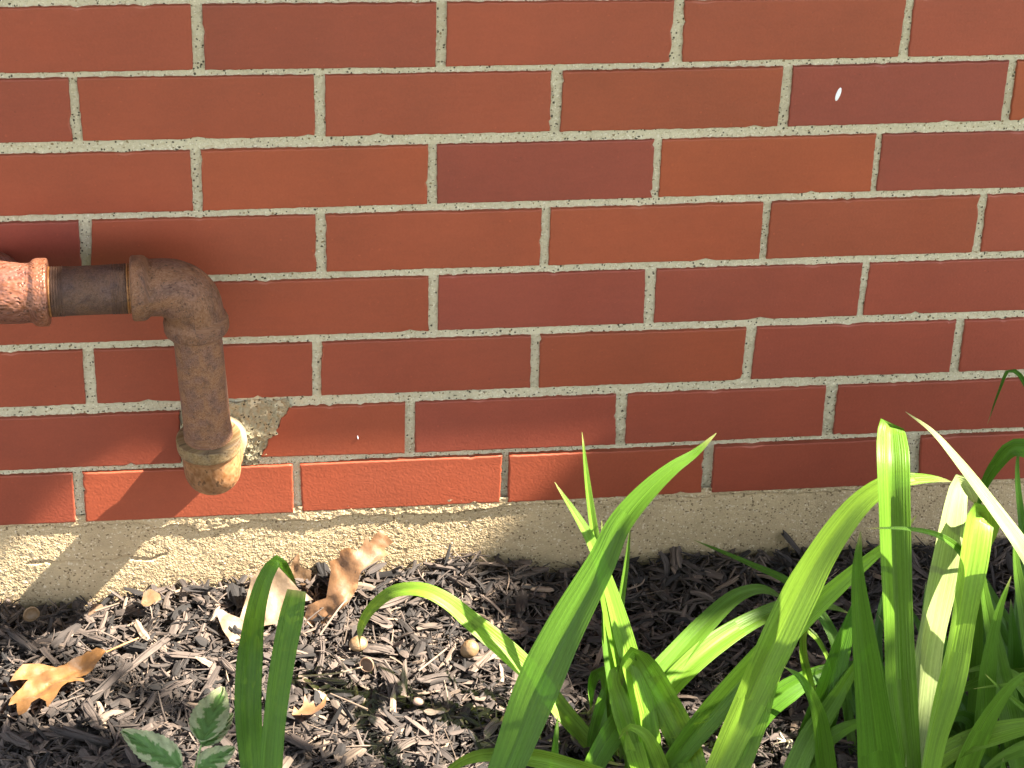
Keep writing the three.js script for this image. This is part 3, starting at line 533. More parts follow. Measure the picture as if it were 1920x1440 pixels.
BRICKS.forEach((b, k) => {
  const [row, tone] = b, c = b.slice(2); if (Math.max(c[2], c[4]) < X0 + 0.02 || Math.min(c[0], c[6]) > X1 - 0.02) return;
  const broken = row === 7 && c[0] > 0.1 && c[0] < 0.22;
  const g = brickGeometry(c, 100 + k * 7, broken ? JAG : null), r = rand(k + 900), n = g.attributes.position.count;
  const l = 0.97 + 0.12 * (r() - 0.5), col = [mix(0.385, 0.305, tone) * l, mix(0.081, 0.059, tone) * l, mix(0.026, 0.034, tone) * l], a = new Float32Array(n * 3);
  for (let i = 0; i < n; i++) a.set(g.userData.chips.has(i) ? [col[0] * 1.25, col[1] * 1.6, col[2] * 1.9] : col, i * 3);
  g.userData = {};
  g.setAttribute('color', new THREE.BufferAttribute(a, 3));
  part('brick', g, BRICK, wall);
  inner.push([Math.max(c[0], c[6], broken ? 0.17 : -9) + 0.005, Math.min(c[2], c[4]) - 0.005, Math.max(c[5], c[7]) + 0.005, Math.min(c[1], c[3]) - 0.005]);
});
function lines(a, b, fa, fb, fine, coarse) { const o = []; let x = a; while (x < b - 1e-6) { o.push(x); x += x >= fa - 1e-6 && x < fb ? fine : coarse; } o.push(b); return o; }
const lipAt = (x) => { for (let i = 0; i < LIP.length - 1; i++) if (x <= LIP[i + 1][0]) { const t = clamp((x - LIP[i][0]) / (LIP[i + 1][0] - LIP[i][0])); return mix(LIP[i][1], LIP[i + 1][1], t); } return LIP[LIP.length - 1][1]; };
function inHole(x, y) { let s = false; for (let i = 0, j = HOLE.length - 1; i < HOLE.length; j = i++) { const a = HOLE[i], b = HOLE[j]; if ((a[1] > y) !== (b[1] > y) && x < (b[0] - a[0]) * (y - a[1]) / (b[1] - a[1]) + a[0]) s = !s; } return s; }
function sheet(xs, ys, zf, skip, uvs) {
  const nx = xs.length, ny = ys.length, id = new Int32Array(nx * ny).fill(-1), pos = [], uv = [], idx = [];
  const at = (i, j) => { const k = j * nx + i; if (id[k] < 0) { id[k] = pos.length / 3; const x = xs[i], y = ys[j]; pos.push(x, y, zf(x, y)); uv.push(x * uvs, y * uvs); } return id[k]; };
  for (let j = 0; j < ny - 1; j++) for (let i = 0; i < nx - 1; i++) {
    if (skip && skip(xs[i], ys[j], xs[i + 1], ys[j + 1])) continue;
    const a = at(i, j), b = at(i + 1, j), c = at(i + 1, j + 1), d = at(i, j + 1); idx.push(a, b, c, a, c, d);
  }
  return geom(pos, idx, uv);
}
{ // mortar in the joints: one sheet, a little behind the brick faces, rough
  const skip = (xa, ya, xb, yb) => { for (const q of inner) if (xa > q[0] && xb < q[1] && ya > q[2] && yb < q[3]) return true; return false; };
  const z = (x, y) => {
    let d = -0.0034 + 0.0004 * fbm(x * 40, y * 40, 201, 3) + 0.0006 * vn(x * 300, y * 300, 205) + 0.0007 * vn(x * 620, y * 620, 206);
    d -= 0.0022 * step(0.19, 0.165, y) * step(0.2, 0.26, x);
    return d;
  };
  part('mortar', sheet(lines(X0, X1, -0.13, 0.9, 0.0014, 0.006), lines(0.1015, TOPY, 0.09, 0.66, 0.0014, 0.006), z, skip, 2.5), MORTAR, wall);
  const core = new THREE.BoxGeometry(X1 - X0, TOPY - 0.09 + 0.1, 0.09); core.translate((X0 + X1) / 2, (TOPY + 0.09 - 0.1) / 2, -0.062 - 0.045); part('wall_core', core, MORTAR, wall);
  // coarse mortar packed into the broken hole round the pipe
  const zp = (x, y) => -0.0014 + 0.0034 * fbm(x * 70, y * 70, 211, 3) + 0.0014 * vn(x * 300, y * 380, 212) + 0.0012 * vn(x * 640, y * 640, 213) + 0.004 * step(0.05, 0.03, Math.hypot(x - 0.109, y - 0.2));
  const xs = lines(0.055, 0.2, 0, 1, 0.0011, 0.01), ys = lines(0.14, 0.265, 0, 1, 0.0011, 0.01);
  part('mortar_patch', sheet(xs, ys, zp, (xa, ya) => !inHole(xa + 0.003 * vn(xa * 160, ya * 160, 5), ya + 0.002 * vn(xa * 160, ya * 160, 6)), 2.5), PATCH, wall);
}

// ---------------------------------------------------------------- added stone sill, unseen above the frame, to shade the wall: its straight front edge ends the sunlit strip
{
  const sh = new THREE.Shape([[-0.06, 0], [0.108, 0], [0.111, 0.004], [0.111, 0.05], [0.107, 0.055], [-0.06, 0.07]].map((p) => new THREE.Vector2(...p)));
  const g = new THREE.ExtrudeGeometry(sh, { depth: X1 - X0, bevelEnabled: false }); g.rotateY(-Math.PI / 2); g.translate(X1, 0.912, 0);
  single('added_shade_sill', g, new THREE.MeshStandardMaterial({ color: new THREE.Color(0.5, 0.47, 0.4), roughness: 0.9, map: mortarTex.map, bumpMap: mortarTex.bump, bumpScale: 0.0006 }), 'long pale sill added unseen above the bricks to shade the wall', 'sill');
}

// ---------------------------------------------------------------- concrete footing with its ragged mortar lip and cracks
{
  const foot = thing('concrete_footing', 'rough tan stucco footing strip below the brick wall, cracked along its top', 'footing');
  const seg = (x, y, L) => { let m = 9; for (let i = 0; i < L.length - 1; i++) { const a = L[i], b = L[i + 1], dx = b[0] - a[0], dy = b[1] - a[1], t = clamp(((x - a[0]) * dx + (y - a[1]) * dy) / (dx * dx + dy * dy)); m = Math.min(m, Math.hypot(x - a[0] - dx * t, y - a[1] - dy * t)); } return m; };
  const zf = (x, y) => {
    const lip = lipAt(x) + 0.0022 * fbm(x * 90, 3, 301, 3) + 0.0012 * vn(x * 260, 1, 302);
    let z = -0.0026 + 0.0004 * fbm(x * 9, y * 9, 311, 2) + 0.00012 * vn(x * 170, y * 240, 312) + 0.0003 * vn(x * 520, y * 620, 313);
    const lipZ = -0.0006 + 0.0009 * fbm(x * 50, y * 50, 314, 3) + 0.0005 * vn(x * 400, y * 400, 315), big = 0.62 + 0.38 * step(0.02, 0.06, x) * (1 - 0.7 * step(0.42, 0.55, x));
    z = mix(z, mix(z, lipZ, big), step(lip - 0.0006, lip + 0.0006, y));
    const gap = Math.abs(y - lip + 0.0006); if (gap < 0.0014) z -= 0.0042 * (1 - gap / 0.0014) * (0.35 + 0.65 * big) * step(-0.35, 0.1, vn(x * 40, 7, 316));
    const d = Math.min(seg(x + 0.001 * vn(x * 200, y * 200, 8), y + 0.0018 * vn(x * 130, 9, 317), CRACK)); if (d < 0.0016) z -= 0.0042 * (1 - d / 0.0016);
    if (Math.abs(x + 0.035 + 0.002 * vn(y * 150, 3, 9)) < 0.0008 && y > 0.022 && y < 0.045) z -= 0.0016;
    return z;
  };
  part('stucco_face', sheet(lines(X0, X1, -0.13, 0.9, 0.0013, 0.006), lines(-0.06, 0.112, -0.01, 0.2, 0.0012, 0.004), zf, null, 2.8), PARGE, foot);
  const core = new THREE.BoxGeometry(X1 - X0, 0.1, 0.12); core.translate((X0 + X1) / 2, -0.012, -0.072); part('footing_core', core, PARGE, foot);
}

// ---------------------------------------------------------------- ground: lawn far out, dark soil under the mulch
const HW = [[-0.5, 0.012], [-0.1, 0.012], [-0.026, 0.008], [0.1, 0.026], [0.286, 0.034], [0.349, 0.045], [0.4, 0.036], [0.45, 0.024], [0.53, 0.03], [0.69, 0.031], [1.4, 0.03]];
function bed(x, z) {
  let h = HW[HW.length - 1][1]; for (let i = 0; i < HW.length - 1; i++) if (x <= HW[i + 1][0]) { h = mix(HW[i][1], HW[i + 1][1], sm(clamp((x - HW[i][0]) / (HW[i + 1][0] - HW[i][0])))); break; }
  return mix(h, 0.019, step(0, 0.09, z)) + 0.006 * fbm(x * 14, z * 14, 401, 3) + 0.004 * vn(x * 45, z * 45, 402) - 0.012 * step(0.45, 0.6, z);
}
{
  const lawn = new THREE.PlaneGeometry(160, 160, 1, 1); lawn.rotateX(-Math.PI / 2); lawn.translate(0, -0.045, 60);
  structure('ground', lawn, new THREE.MeshStandardMaterial({ color: new THREE.Color(0.085, 0.1, 0.045), roughness: 1, map: leafVein, bumpMap: leafBump, bumpScale: 0.01 }), 'grassy ground stretching away in front of the wall', 'ground');
  const xs = lines(-0.6, 1.5, -9, 9, 0.008, 1), zs = lines(-0.02, 0.8, -9, 9, 0.008, 1), pos = [], uv = [], idx = [];
  zs.forEach((z) => xs.forEach((x) => { pos.push(x, bed(x, z) - 0.011 + 0.002 * vn(x * 120, z * 120, 403), z); uv.push(x * 3, z * 3); }));
  for (let j = 0; j < zs.length - 1; j++) for (let i = 0; i < xs.length - 1; i++) { const a = j * xs.length + i, b = a + xs.length; idx.push(a, b, a + 1, a + 1, b, b + 1); }
  structure('garden_soil', geom(pos, idx, uv), SOIL, 'dark damp soil of the planting bed under the mulch', 'soil');
}

// ---------------------------------------------------------------- bark mulch
function woodTone(k, r) { // 0 near black, 0.5 weathered grey brown, 1 pale split wood
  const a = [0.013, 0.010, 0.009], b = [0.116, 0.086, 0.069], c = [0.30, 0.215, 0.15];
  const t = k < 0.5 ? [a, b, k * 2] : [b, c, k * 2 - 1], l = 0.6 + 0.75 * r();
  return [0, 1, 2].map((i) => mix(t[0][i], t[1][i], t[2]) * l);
}
function shred(out, o, L, W, H, yaw, pitch, roll, tone, r, seg = 4) { // a split sliver with ragged, tapering ends and a bend
  const m = new THREE.Matrix4().makeRotationFromEuler(new THREE.Euler(roll, yaw, pitch, 'YZX')).setPosition(o), v = new THREE.Vector3();
  const base = out.pos.length / 3, bend = (r() - 0.5) * 0.22 * L, bz = (r() - 0.5) * 0.16 * L, t0 = 0.2 + 0.7 * r(), t1 = 0.15 + 0.8 * r(), u0 = r() * 7, v0 = r() * 7, sk = (r() - 0.5) * W;
  const ring = 5, ang = r() * 6; const prof = []; for (let q = 0; q < ring; q++) prof.push(0.75 + 0.45 * r());
  for (let s = 0; s <= seg; s++) {
    const t = s / seg, e = s === 0 ? t0 : s === seg ? t1 : 0.85 + 0.3 * r(), x = (t - 0.5) * L, q4 = 4 * (t - 0.5) * (t - 0.5);
    for (let q = 0; q < ring; q++) {
      const a = ang * 0 + (q / ring) * 6.2832 + 0.3, c = Math.cos(a) * prof[q], d = Math.sin(a) * prof[q];
      v.set(x + (s === 0 || s === seg ? (r() - 0.5) * 0.25 * Math.min(L * 0.5, W * 2) : 0), d * H * 0.5 * (0.6 + 0.4 * e) + bend * (q4 - 0.4), c * W * 0.5 * e + bz * (q4 - 0.4) + sk * (t - 0.5)).applyMatrix4(m);
      out.pos.push(v.x, v.y, v.z); out.uv.push(u0 + x * 8, v0 + (q / ring) * W * 14); const l = 0.9 + 0.2 * r(); out.col.push(tone[0] * l, tone[1] * l, tone[2] * l);
    }
  }
  for (let s = 0; s < seg; s++) for (let q = 0; q < ring; q++) { const a = base + s * ring + q, b = base + s * ring + (q + 1) % ring; out.idx.push(a, b, a + ring, b, b + ring, a + ring); }
  for (let q = 1; q < ring - 1; q++) { out.idx.push(base, base + q + 1, base + q); const e = base + seg * ring; out.idx.push(e, e + q, e + q + 1); }
}
const newOut = () => ({ pos: [], uv: [], col: [], idx: [] });
const outGeo = (o, flat = true) => { let g = geom(o.pos, o.idx, o.uv, o.col); if (flat) { g = g.toNonIndexed(); g.computeVertexNormals(); } return g; };
{
  const r = rand(4242), out = newOut();
  const put = (x, z, deep, big) => {
    const kind = r(); let L, W, H;
    if (kind < 0.3) { L = 0.016 + 0.034 * r(); W = 0.0006 + 0.0011 * r(); H = W * 0.8; } // fibre
    else if (kind < 0.8) { L = 0.008 + 0.02 * r(); W = 0.0014 + 0.0026 * r(); H = 0.0008 + 0.0018 * r(); }
    else { L = 0.016 + 0.03 * r() * r() + 0.008 * r(); W = 0.004 + 0.0055 * r(); H = 0.0014 + 0.0028 * r(); }
    if (big) { L *= 1.7; W *= 1.8; H *= 1.6; }
    const pitch = (r() - 0.5) * (r() < 0.2 ? 1.8 : 0.6), n = r(), tone = woodTone(n < 0.32 ? 0.12 * r() : n < 0.88 ? 0.2 + 0.36 * r() : 0.55 + 0.42 * r(), r);
    const y = bed(x, z) + (deep ? -0.010 + 0.006 * r() : -0.003 + 0.006 * r() * r()) + Math.abs(Math.sin(pitch)) * L * 0.2;
    const zz = Math.max(z, 0.002 + Math.abs(Math.sin(1)) * 0.003);
    shred(out, V(x, y, zz), L, W, H, r() * 6.2832, pitch, (r() - 0.5) * 1.1, tone, r, L > 0.02 ? 4 : 3);
  };
  for (let k = 0; k < 5200; k++) put(-0.16 + 1.12 * r(), 0.004 + 0.37 * r(), true);
  for (let k = 0; k < 12500; k++) put(-0.16 + 1.12 * r(), 0.004 + 0.37 * r(), false);
  for (let k = 0; k < 4200; k++) { let x, z; do { x = -0.55 + 2 * r(); z = 0.004 + 0.78 * r(); } while (x > -0.15 && x < 0.95 && z < 0.36); put(x, z, r() < 0.4, true); }
  const m = part('bark_mulch', outGeo(out), WOOD, scene); m.userData = { kind: 'stuff', label: 'shredded grey brown bark mulch covering the bed below the wall', category: 'mulch' };
}
const chipList = [], twigList = [];
const MARKS = [[DRY.A[8], 'the golden oak leaf'], [DRY.B[16], 'the tan curled leaf'], [SMALL.nut, 'the round acorn'], [SMALL.cap, 'the domed half shell'], [SMALL.peb, 'the pinkish pebble'], [GOUT.a[0], 'the variegated plant'], [[0.16, 0, 0.2], 'the two upright blades'], [[0.0, 0, 0.02], 'the pipe shadow'], [[0.5, 0, 0.03], 'the shaded footing'], [[0.13, 0, 0.03], 'the sunlit footing'], [[0.4, 0, 0.15], 'the broad slanting blade'], [DRY.F[4], 'the orange leaf scrap']];
const nearMark = (x, z) => MARKS.reduce((m, q) => { const d = Math.hypot(q[0][0] - x, q[0][2] - z); return d < m[0] ? [d, q[1]] : m; }, [9, ''])[1];
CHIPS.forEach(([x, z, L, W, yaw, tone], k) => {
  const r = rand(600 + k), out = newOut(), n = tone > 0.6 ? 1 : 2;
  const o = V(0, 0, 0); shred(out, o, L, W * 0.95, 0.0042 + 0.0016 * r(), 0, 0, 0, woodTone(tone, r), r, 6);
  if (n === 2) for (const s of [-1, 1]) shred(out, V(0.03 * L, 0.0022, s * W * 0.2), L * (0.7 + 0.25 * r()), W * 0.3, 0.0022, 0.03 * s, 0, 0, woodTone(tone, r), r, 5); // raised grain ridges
  const m = single('wood_chip', outGeo(out), WOOD, (tone > 0.8 ? 'pale' : tone < 0.2 ? 'blackish' : tone < 0.45 ? 'dark brown' : 'grey brown') + (L > 0.045 ? ' long' : L > 0.03 ? '' : ' short') + (W > 0.0105 ? ' broad' : ' narrow') + ' wood chip near ' + nearMark(x, z), 'wood chip', 'large wood chips in the mulch');  // blackish: dark wood, and the chips that fill shaded gaps
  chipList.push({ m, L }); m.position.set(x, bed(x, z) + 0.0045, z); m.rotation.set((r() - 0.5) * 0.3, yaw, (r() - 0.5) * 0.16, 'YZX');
});

// ---------------------------------------------------------------- rusty pipe
function sweep(path, radius, segs = 40, rough = 0, seed = 0, uvs = 12) { // path: points; radius: numbers
  const n = path.length, pos = [], uv = [], idx = [], T = [], tan = (i) => path[Math.min(n - 1, i + 1)].clone().sub(path[Math.max(0, i - 1)]).normalize();
  let nrm = null, s = 0;
  for (let i = 0; i < n; i++) {
    const t = tan(i); if (!nrm) { nrm = Math.abs(t.z) < 0.9 ? V(0, 0, 1) : V(0, 1, 0); }
    nrm = nrm.clone().sub(t.clone().multiplyScalar(nrm.dot(t))).normalize(); const b = new THREE.Vector3().crossVectors(t, nrm); if (i) s += path[i].distanceTo(path[i - 1]);
    for (let k = 0; k <= segs; k++) {
      const a = (k / segs) * 6.28318, d = rough ? rough * (fbm(s * 90, Math.cos(a) * 3 + 7, seed, 3) + fbm(Math.sin(a) * 3 + 9, s * 90, seed + 5, 3)) : 0, q = radius[i] + d;
      const p = path[i].clone().addScaledVector(nrm, Math.cos(a) * q).addScaledVector(b, Math.sin(a) * q); pos.push(p.x, p.y, p.z); uv.push(s * uvs, (k / segs) * radius[i] * 6.283 * uvs);
    }
  }
  for (let i = 0; i < n - 1; i++) for (let k = 0; k < segs; k++) { const a = i * (segs + 1) + k, b = a + segs + 1; idx.push(a, a + 1, b, a + 1, b + 1, b); }
  const g = geom(pos, idx, uv), N = g.attributes.normal; // close the seam of the normals
  for (let i = 0; i < n; i++) { const a = i * (segs + 1), b = a + segs, x = N.getX(a) + N.getX(b), y = N.getY(a) + N.getY(b), z = N.getZ(a) + N.getZ(b), l = Math.hypot(x, y, z) || 1; N.setXYZ(a, x / l, y / l, z / l); N.setXYZ(b, x / l, y / l, z / l); }
  return g;
}
function straight(a, b, list) { return [list.map((q) => a.clone().lerp(b, q[0])), list.map((q) => q[1])]; }
function elbow(c, d0, d1, seed, reach = 0.05, rb = 0.0246, rc = 0.0282, reach1 = reach) { // fitting from c + d0 * reach, round the corner c, to c + d1 * reach
  const bendR = Math.min(0.034, reach - 0.0165, reach1 - 0.0165), pts = [], rad = [], A = c.clone().addScaledVector(d0, bendR), B = c.clone().addScaledVector(d1, bendR), O = c.clone().addScaledVector(d0, bendR).addScaledVector(d1, bendR);
  const collar = [[0, 0.0205], [0, rc - 0.002], [0.0008, rc - 0.0005], [0.0022, rc], [0.0095, rc], [0.0122, rc - 0.0008], [0.0145, mix(rc, rb, 0.8)], ];
  const last = [0.0158, rb];
  [...collar, last].filter(([s]) => reach - s > bendR).forEach(([s, r]) => { pts.push(c.clone().addScaledVector(d0, reach - s)); rad.push(r); });
  for (let i = 1; i < 14; i++) { const t = (i / 14) * Math.PI / 2; pts.push(O.clone().addScaledVector(d1, -bendR * Math.cos(t)).addScaledVector(d0, -bendR * Math.sin(t))); rad.push(rb + 0.0012 * Math.sin(2 * t)); }
  [...collar, last].filter(([s]) => reach1 - s > bendR).reverse().forEach(([s, r]) => { pts.push(c.clone().addScaledVector(d1, reach1 - s)); rad.push(r); });
  // drop points that fold back
  return sweep(pts, rad, 44, 0.0004, seed, 10);
}
{
  const pipe = thing('rusty_pipe', 'rusty iron pipe with elbows coming out of the brick wall', 'pipe');
  const zp = 0.064, low = V(0.1080, 0.1935, zp), up = V(0.0965, 0.4035, zp), RP = 0.0211;
  const dirUp = up.clone().sub(low).normalize();
  const left = V(-1, -0.012, 0.005).normalize(), fit = up.clone().addScaledVector(left, 0.1735);
  const brown = rust(0.37, 0.265, 0.205, 0.8, 0.0006, 1.8), dark = rust(0.18, 0.135, 0.125, 0.68, 0.0009, 1.6), cast = rust(0.31, 0.215, 0.165, 0.7, 0.0006, 1.5), tan = rust(0.45, 0.31, 0.19, 0.6, 0.0004, 0.7), copper = rust(0.36, 0.205, 0.175, 0.42, 0.0016, 0.9), brass = rust(0.5, 0.32, 0.15, 0.45, 0.0003);
  const sec = (a, b, mat, name) => part(name, sweep(...straight(a, b, Array.from({ length: 24 }, (_, i) => [i / 23, RP])), 44, 0.00015, 12, 12), mat, pipe);
  const vpipe = sec(low.clone().addScaledVector(dirUp, 0.035), up.clone().addScaledVector(dirUp, -0.035), brown, 'pipe_section');
  const hpipe = sec(up.clone().addScaledVector(left, 0.04), fit.clone().addScaledVector(left, -0.03), dark, 'pipe_section');
  const thread = (from, dir, n, mat, parent, r0 = RP) => { const p = [], q = []; for (let i = 0; i <= n * 4; i++) { p.push(from.clone().addScaledVector(dir, i * 0.00055)); q.push(r0 + [0.0001, 0.0006, 0.0010, 0.0005][i % 4] - 0.0002); } part('thread', sweep(p, q, 44, 0, 0, 12), mat, parent); };
  thread(up.clone().addScaledVector(left, 0.0505), left, 2, brass, hpipe);
  thread(up.clone().addScaledVector(left, 0.055), left, 6, dark, hpipe);
  thread(fit.clone().addScaledVector(left, -0.0505), left.clone().negate(), 2, brass, hpipe);
  thread(fit.clone().addScaledVector(left, -0.055), left.clone().negate(), 5, dark, hpipe);
  thread(low.clone().addScaledVector(dirUp, 0.0505), dirUp, 5, brown, vpipe);
  part('elbow', elbow(up, left, dirUp.clone().negate(), 31, 0.0515, 0.0246, 0.0282, 0.0445), cast, pipe).userData.label = 'brown rusty elbow at the top of the pipe';
  const back = V(0, 0, -1);
  part('elbow', elbow(low, dirUp, back, 37, 0.05), tan, pipe).userData.label = 'pale tan elbow where the pipe meets the wall';
  const col0 = low.clone().addScaledVector(dirUp, 0.0515), cr = [[0, 0.0212], [0, 0.0278], [0.02, 0.0288], [0.1, 0.0291], [0.75, 0.0291], [0.95, 0.0286], [1, 0.0276], [1, 0.022]];
  part('collar', sweep(...straight(col0, col0.clone().addScaledVector(dirUp, -0.0125), cr), 44, 0.0004, 61, 10), rust(0.36, 0.34, 0.235, 0.78, 0.0006, 1.2), pipe).userData.label = 'greenish collar band round the lower elbow';
  part('elbow', elbow(fit, left.clone().negate(), V(0, -0.35, -0.94).normalize(), 41, 0.053, 0.0255, 0.0292), copper, pipe).userData.label = 'coppery red elbow at the far end of the pipe';
  part('wall_stub', sweep(...straight(V(low.x, low.y, -0.03), V(low.x, low.y, 0.036), [[0, RP], [0.5, RP], [1, RP]]), 40, 0, 3, 12), tan, pipe);
  const ring = []; const rr = []; for (let i = 0; i <= 12; i++) { const t = i / 12 * Math.PI; ring.push(V(low.x + 0.004, low.y + 0.004, 0.009 - 0.009 * Math.cos(t) - 0.004)); rr.push(0.0225 + 0.0068 * Math.sin(t)); }
  part('sealant_ring', sweep(ring.reverse(), rr.reverse(), 40, 0.0014, 55, 10), new THREE.MeshStandardMaterial({ color: new THREE.Color(0.30, 0.235, 0.14), roughness: 0.9, map: leafVein, bumpMap: leafBump, bumpScale: 0.001 }), pipe);
}

// ---------------------------------------------------------------- daylily blades
const VIEWISH = V(-0.12, 0.55, 0.82).normalize(); // the open side the blades turn to
function bladeGeometry([, P, half, roll0, roll1, fold, tone, taper, blunt, dry, basew], seed) {
  const curve = new THREE.CatmullRomCurve3(P.map(arr), false, 'centripetal'), len = curve.getLength(), N = Math.max(16, Math.min(64, Math.round(len / 0.007))), M = 8, r = rand(seed), ph = r() * 9;
  const pos = [], uv = [], col = [], idx = [], c0 = [0.054, 0.165, 0.011], c1 = tone > 1 ? [0.42, 0.51, 0.19] : [0.235, 0.395, 0.038], base = [0.28, 0.36, 0.1], l = 0.92 + 0.16 * r(), off = r(), brownTip = r() < 0.3 ? [0.2, 0.13, 0.055] : [0.42, 0.42, 0.14];  // tone above one: sun glare on the blade painted as a pale colour
  for (let i = 0; i <= N; i++) {
    const t = i / N, p = curve.getPointAt(t), T = curve.getTangentAt(t), roll = THREE.MathUtils.degToRad(mix(roll0, roll1, t) + 6 * Math.sin(t * 5 + ph));
    let n = VIEWISH.clone().sub(T.clone().multiplyScalar(VIEWISH.dot(T))).normalize(); n.applyAxisAngle(T, roll); const s = new THREE.Vector3().crossVectors(n, T).normalize();
    let w = half / (Math.cos(THREE.MathUtils.degToRad(fold) * 0.85) * Math.max(0.7, Math.cos(roll))) * mix(basew, 1, step(0, 0.35, t)) * (1 + 0.025 * Math.sin(t * 17 + ph));
    const tt = clamp((t - (1 - taper)) / taper); w *= blunt ? 1 - 0.25 * tt : Math.max(0.02, Math.pow(1 - tt, 0.72)) * (1 - 0.05 * tt);
    if (dry) w *= 1 - 0.88 * step(0.84, 0.91, t);
    const f = THREE.MathUtils.degToRad(fold) * (1 - 0.5 * step(0.6, 1, t)), wav = 0.05 * Math.sin(t * 22 + ph * 2);
    for (let k = 0; k <= M; k++) {
      const u = (k / M) * 2 - 1, au = Math.abs(u), h = w * au * Math.sin(f) * (1 - 0.28 * au) + w * wav * u * au;
      const q = p.clone().addScaledVector(s, u * w * Math.cos(f * 0.85)).addScaledVector(n, h); pos.push(q.x, q.y, q.z); uv.push(k / M, t * len * 4 + off);
      const d = dry ? step(0.84, 0.9, t) : 0, bw = step(0.14, 0, t) * 0.5, tw = blunt ? 0.7 * step(0.965, 1, t) : 0.75 * step(0.95, 0.99, t);
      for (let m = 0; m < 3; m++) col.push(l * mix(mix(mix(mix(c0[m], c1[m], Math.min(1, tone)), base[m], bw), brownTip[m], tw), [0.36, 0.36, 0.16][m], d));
    }
  }
  for (let i = 0; i < N; i++) for (let k = 0; k < M; k++) { const a = i * (M + 1) + k, b = a + M + 1; idx.push(a, a + 1, b, a + 1, b + 1, b); }
  return geom(pos, idx, uv, col);
}
const LILY = {
  left: thing('daylily', 'small daylily of two upright dark green blades with folded tips', 'plant', 'daylilies in the bed'),
  mid: thing('daylily', 'daylily clump with one broad blade slanting up across the footing', 'plant', 'daylilies in the bed'),
  right: thing('daylily', 'large daylily clump of tall broad blades, some with sun glare put into their pale colour', 'plant', 'daylilies in the bed'),
  back: thing('daylily', 'shaded daylily clump of dark thin blades behind the tall bright one', 'plant', 'daylilies in the bed'),
};
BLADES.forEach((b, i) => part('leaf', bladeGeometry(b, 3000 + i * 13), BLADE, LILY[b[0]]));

// ---------------------------------------------------------------- fallen dry leaves
const tess = new TessellateModifier(0.004, 7);
function outlineLeaf(P, curl, seed, colour, ribFrom, ribTo, crumple = 1) { // an outline of points in space, filled, crumpled and curled about its own plane
  const pts = P.map(arr), c = pts.reduce((s, p) => s.add(p), V(0, 0, 0)).divideScalar(pts.length), n = V(0, 0, 0), e = V(0, 0, 0);
  pts.forEach((p, i) => { const q = pts[(i + 1) % pts.length]; n.add(V(0, 0, 0).crossVectors(p.clone().sub(c), q.clone().sub(c))); }); n.normalize(); if (n.y + n.z < 0) n.negate();
  e.copy(pts[0]).sub(c); e.sub(n.clone().multiplyScalar(e.dot(n))).normalize(); const f = V(0, 0, 0).crossVectors(n, e);
  const shape = new THREE.Shape(pts.map((p) => { const d = p.clone().sub(c); return new THREE.Vector2(d.dot(e), d.dot(f)); }));
  let g = tess.modify(new THREE.ShapeGeometry(shape)); g.deleteAttribute('normal'); g = mergeVertices(g, 1e-5); const A = g.attributes.position, col = [], uv = [];
  const a = pts[ribFrom].clone().sub(c), b = pts[ribTo].clone().sub(c), ax = a.dot(e), ay = a.dot(f), bx = b.dot(e), by = b.dot(f), L = Math.hypot(bx - ax, by - ay);
  for (let i = 0; i < A.count; i++) {
    const x = A.getX(i), y = A.getY(i), dd = ((x - ax) * (by - ay) - (y - ay) * (bx - ax)) / L, along = ((x - ax) * (bx - ax) + (y - ay) * (by - ay)) / L, v = Math.abs(Math.sin((along + Math.abs(dd) * 0.9) * 330));
    const h = curl * dd * dd * 18 + crumple * 0.0035 * fbm(x * 60, y * 60, seed, 3) + crumple * 0.003 * fbm(x * 22, y * 22, seed + 4, 2) - 0.0012 * Math.exp(-dd * dd * 4e5) + curl * 5 * Math.pow(along - L / 2, 2) * 0.6;
    const q = c.clone().addScaledVector(e, x).addScaledVector(f, y).addScaledVector(n, h); A.setXYZ(i, q.x, q.y, q.z); uv.push(x * 12, y * 12);
    const rib = Math.exp(-dd * dd * 1.1e6) * 0.25 + (v < 0.12 ? 0.12 : 0), l = 0.88 + 0.5 * fbm(x * 70, y * 70, seed + 9, 4) + rib * 0.8; for (let m = 0; m < 3; m++) col.push(colour[m] * l);
  }
  g.setAttribute('uv', new THREE.Float32BufferAttribute(uv, 2)); g.setAttribute('color', new THREE.Float32BufferAttribute(col, 3)); g.computeVertexNormals(); return g;
}
function tube(P, r0, r1, n = 14) { const c = new THREE.CatmullRomCurve3(P.map(arr)), p = [], q = []; for (let i = 0; i <= n; i++) { p.push(c.getPointAt(i / n)); q.push(Math.max(0.0003, mix(r0, r1, i / n))); } return sweep(p, q, 8, 0, 1, 20); }
const tint = (g, c) => { const a = new Float32Array(g.attributes.position.count * 3); for (let i = 0; i < a.length; i += 3) a.set(c, i); g.setAttribute('color', new THREE.BufferAttribute(a, 3)); return g; };
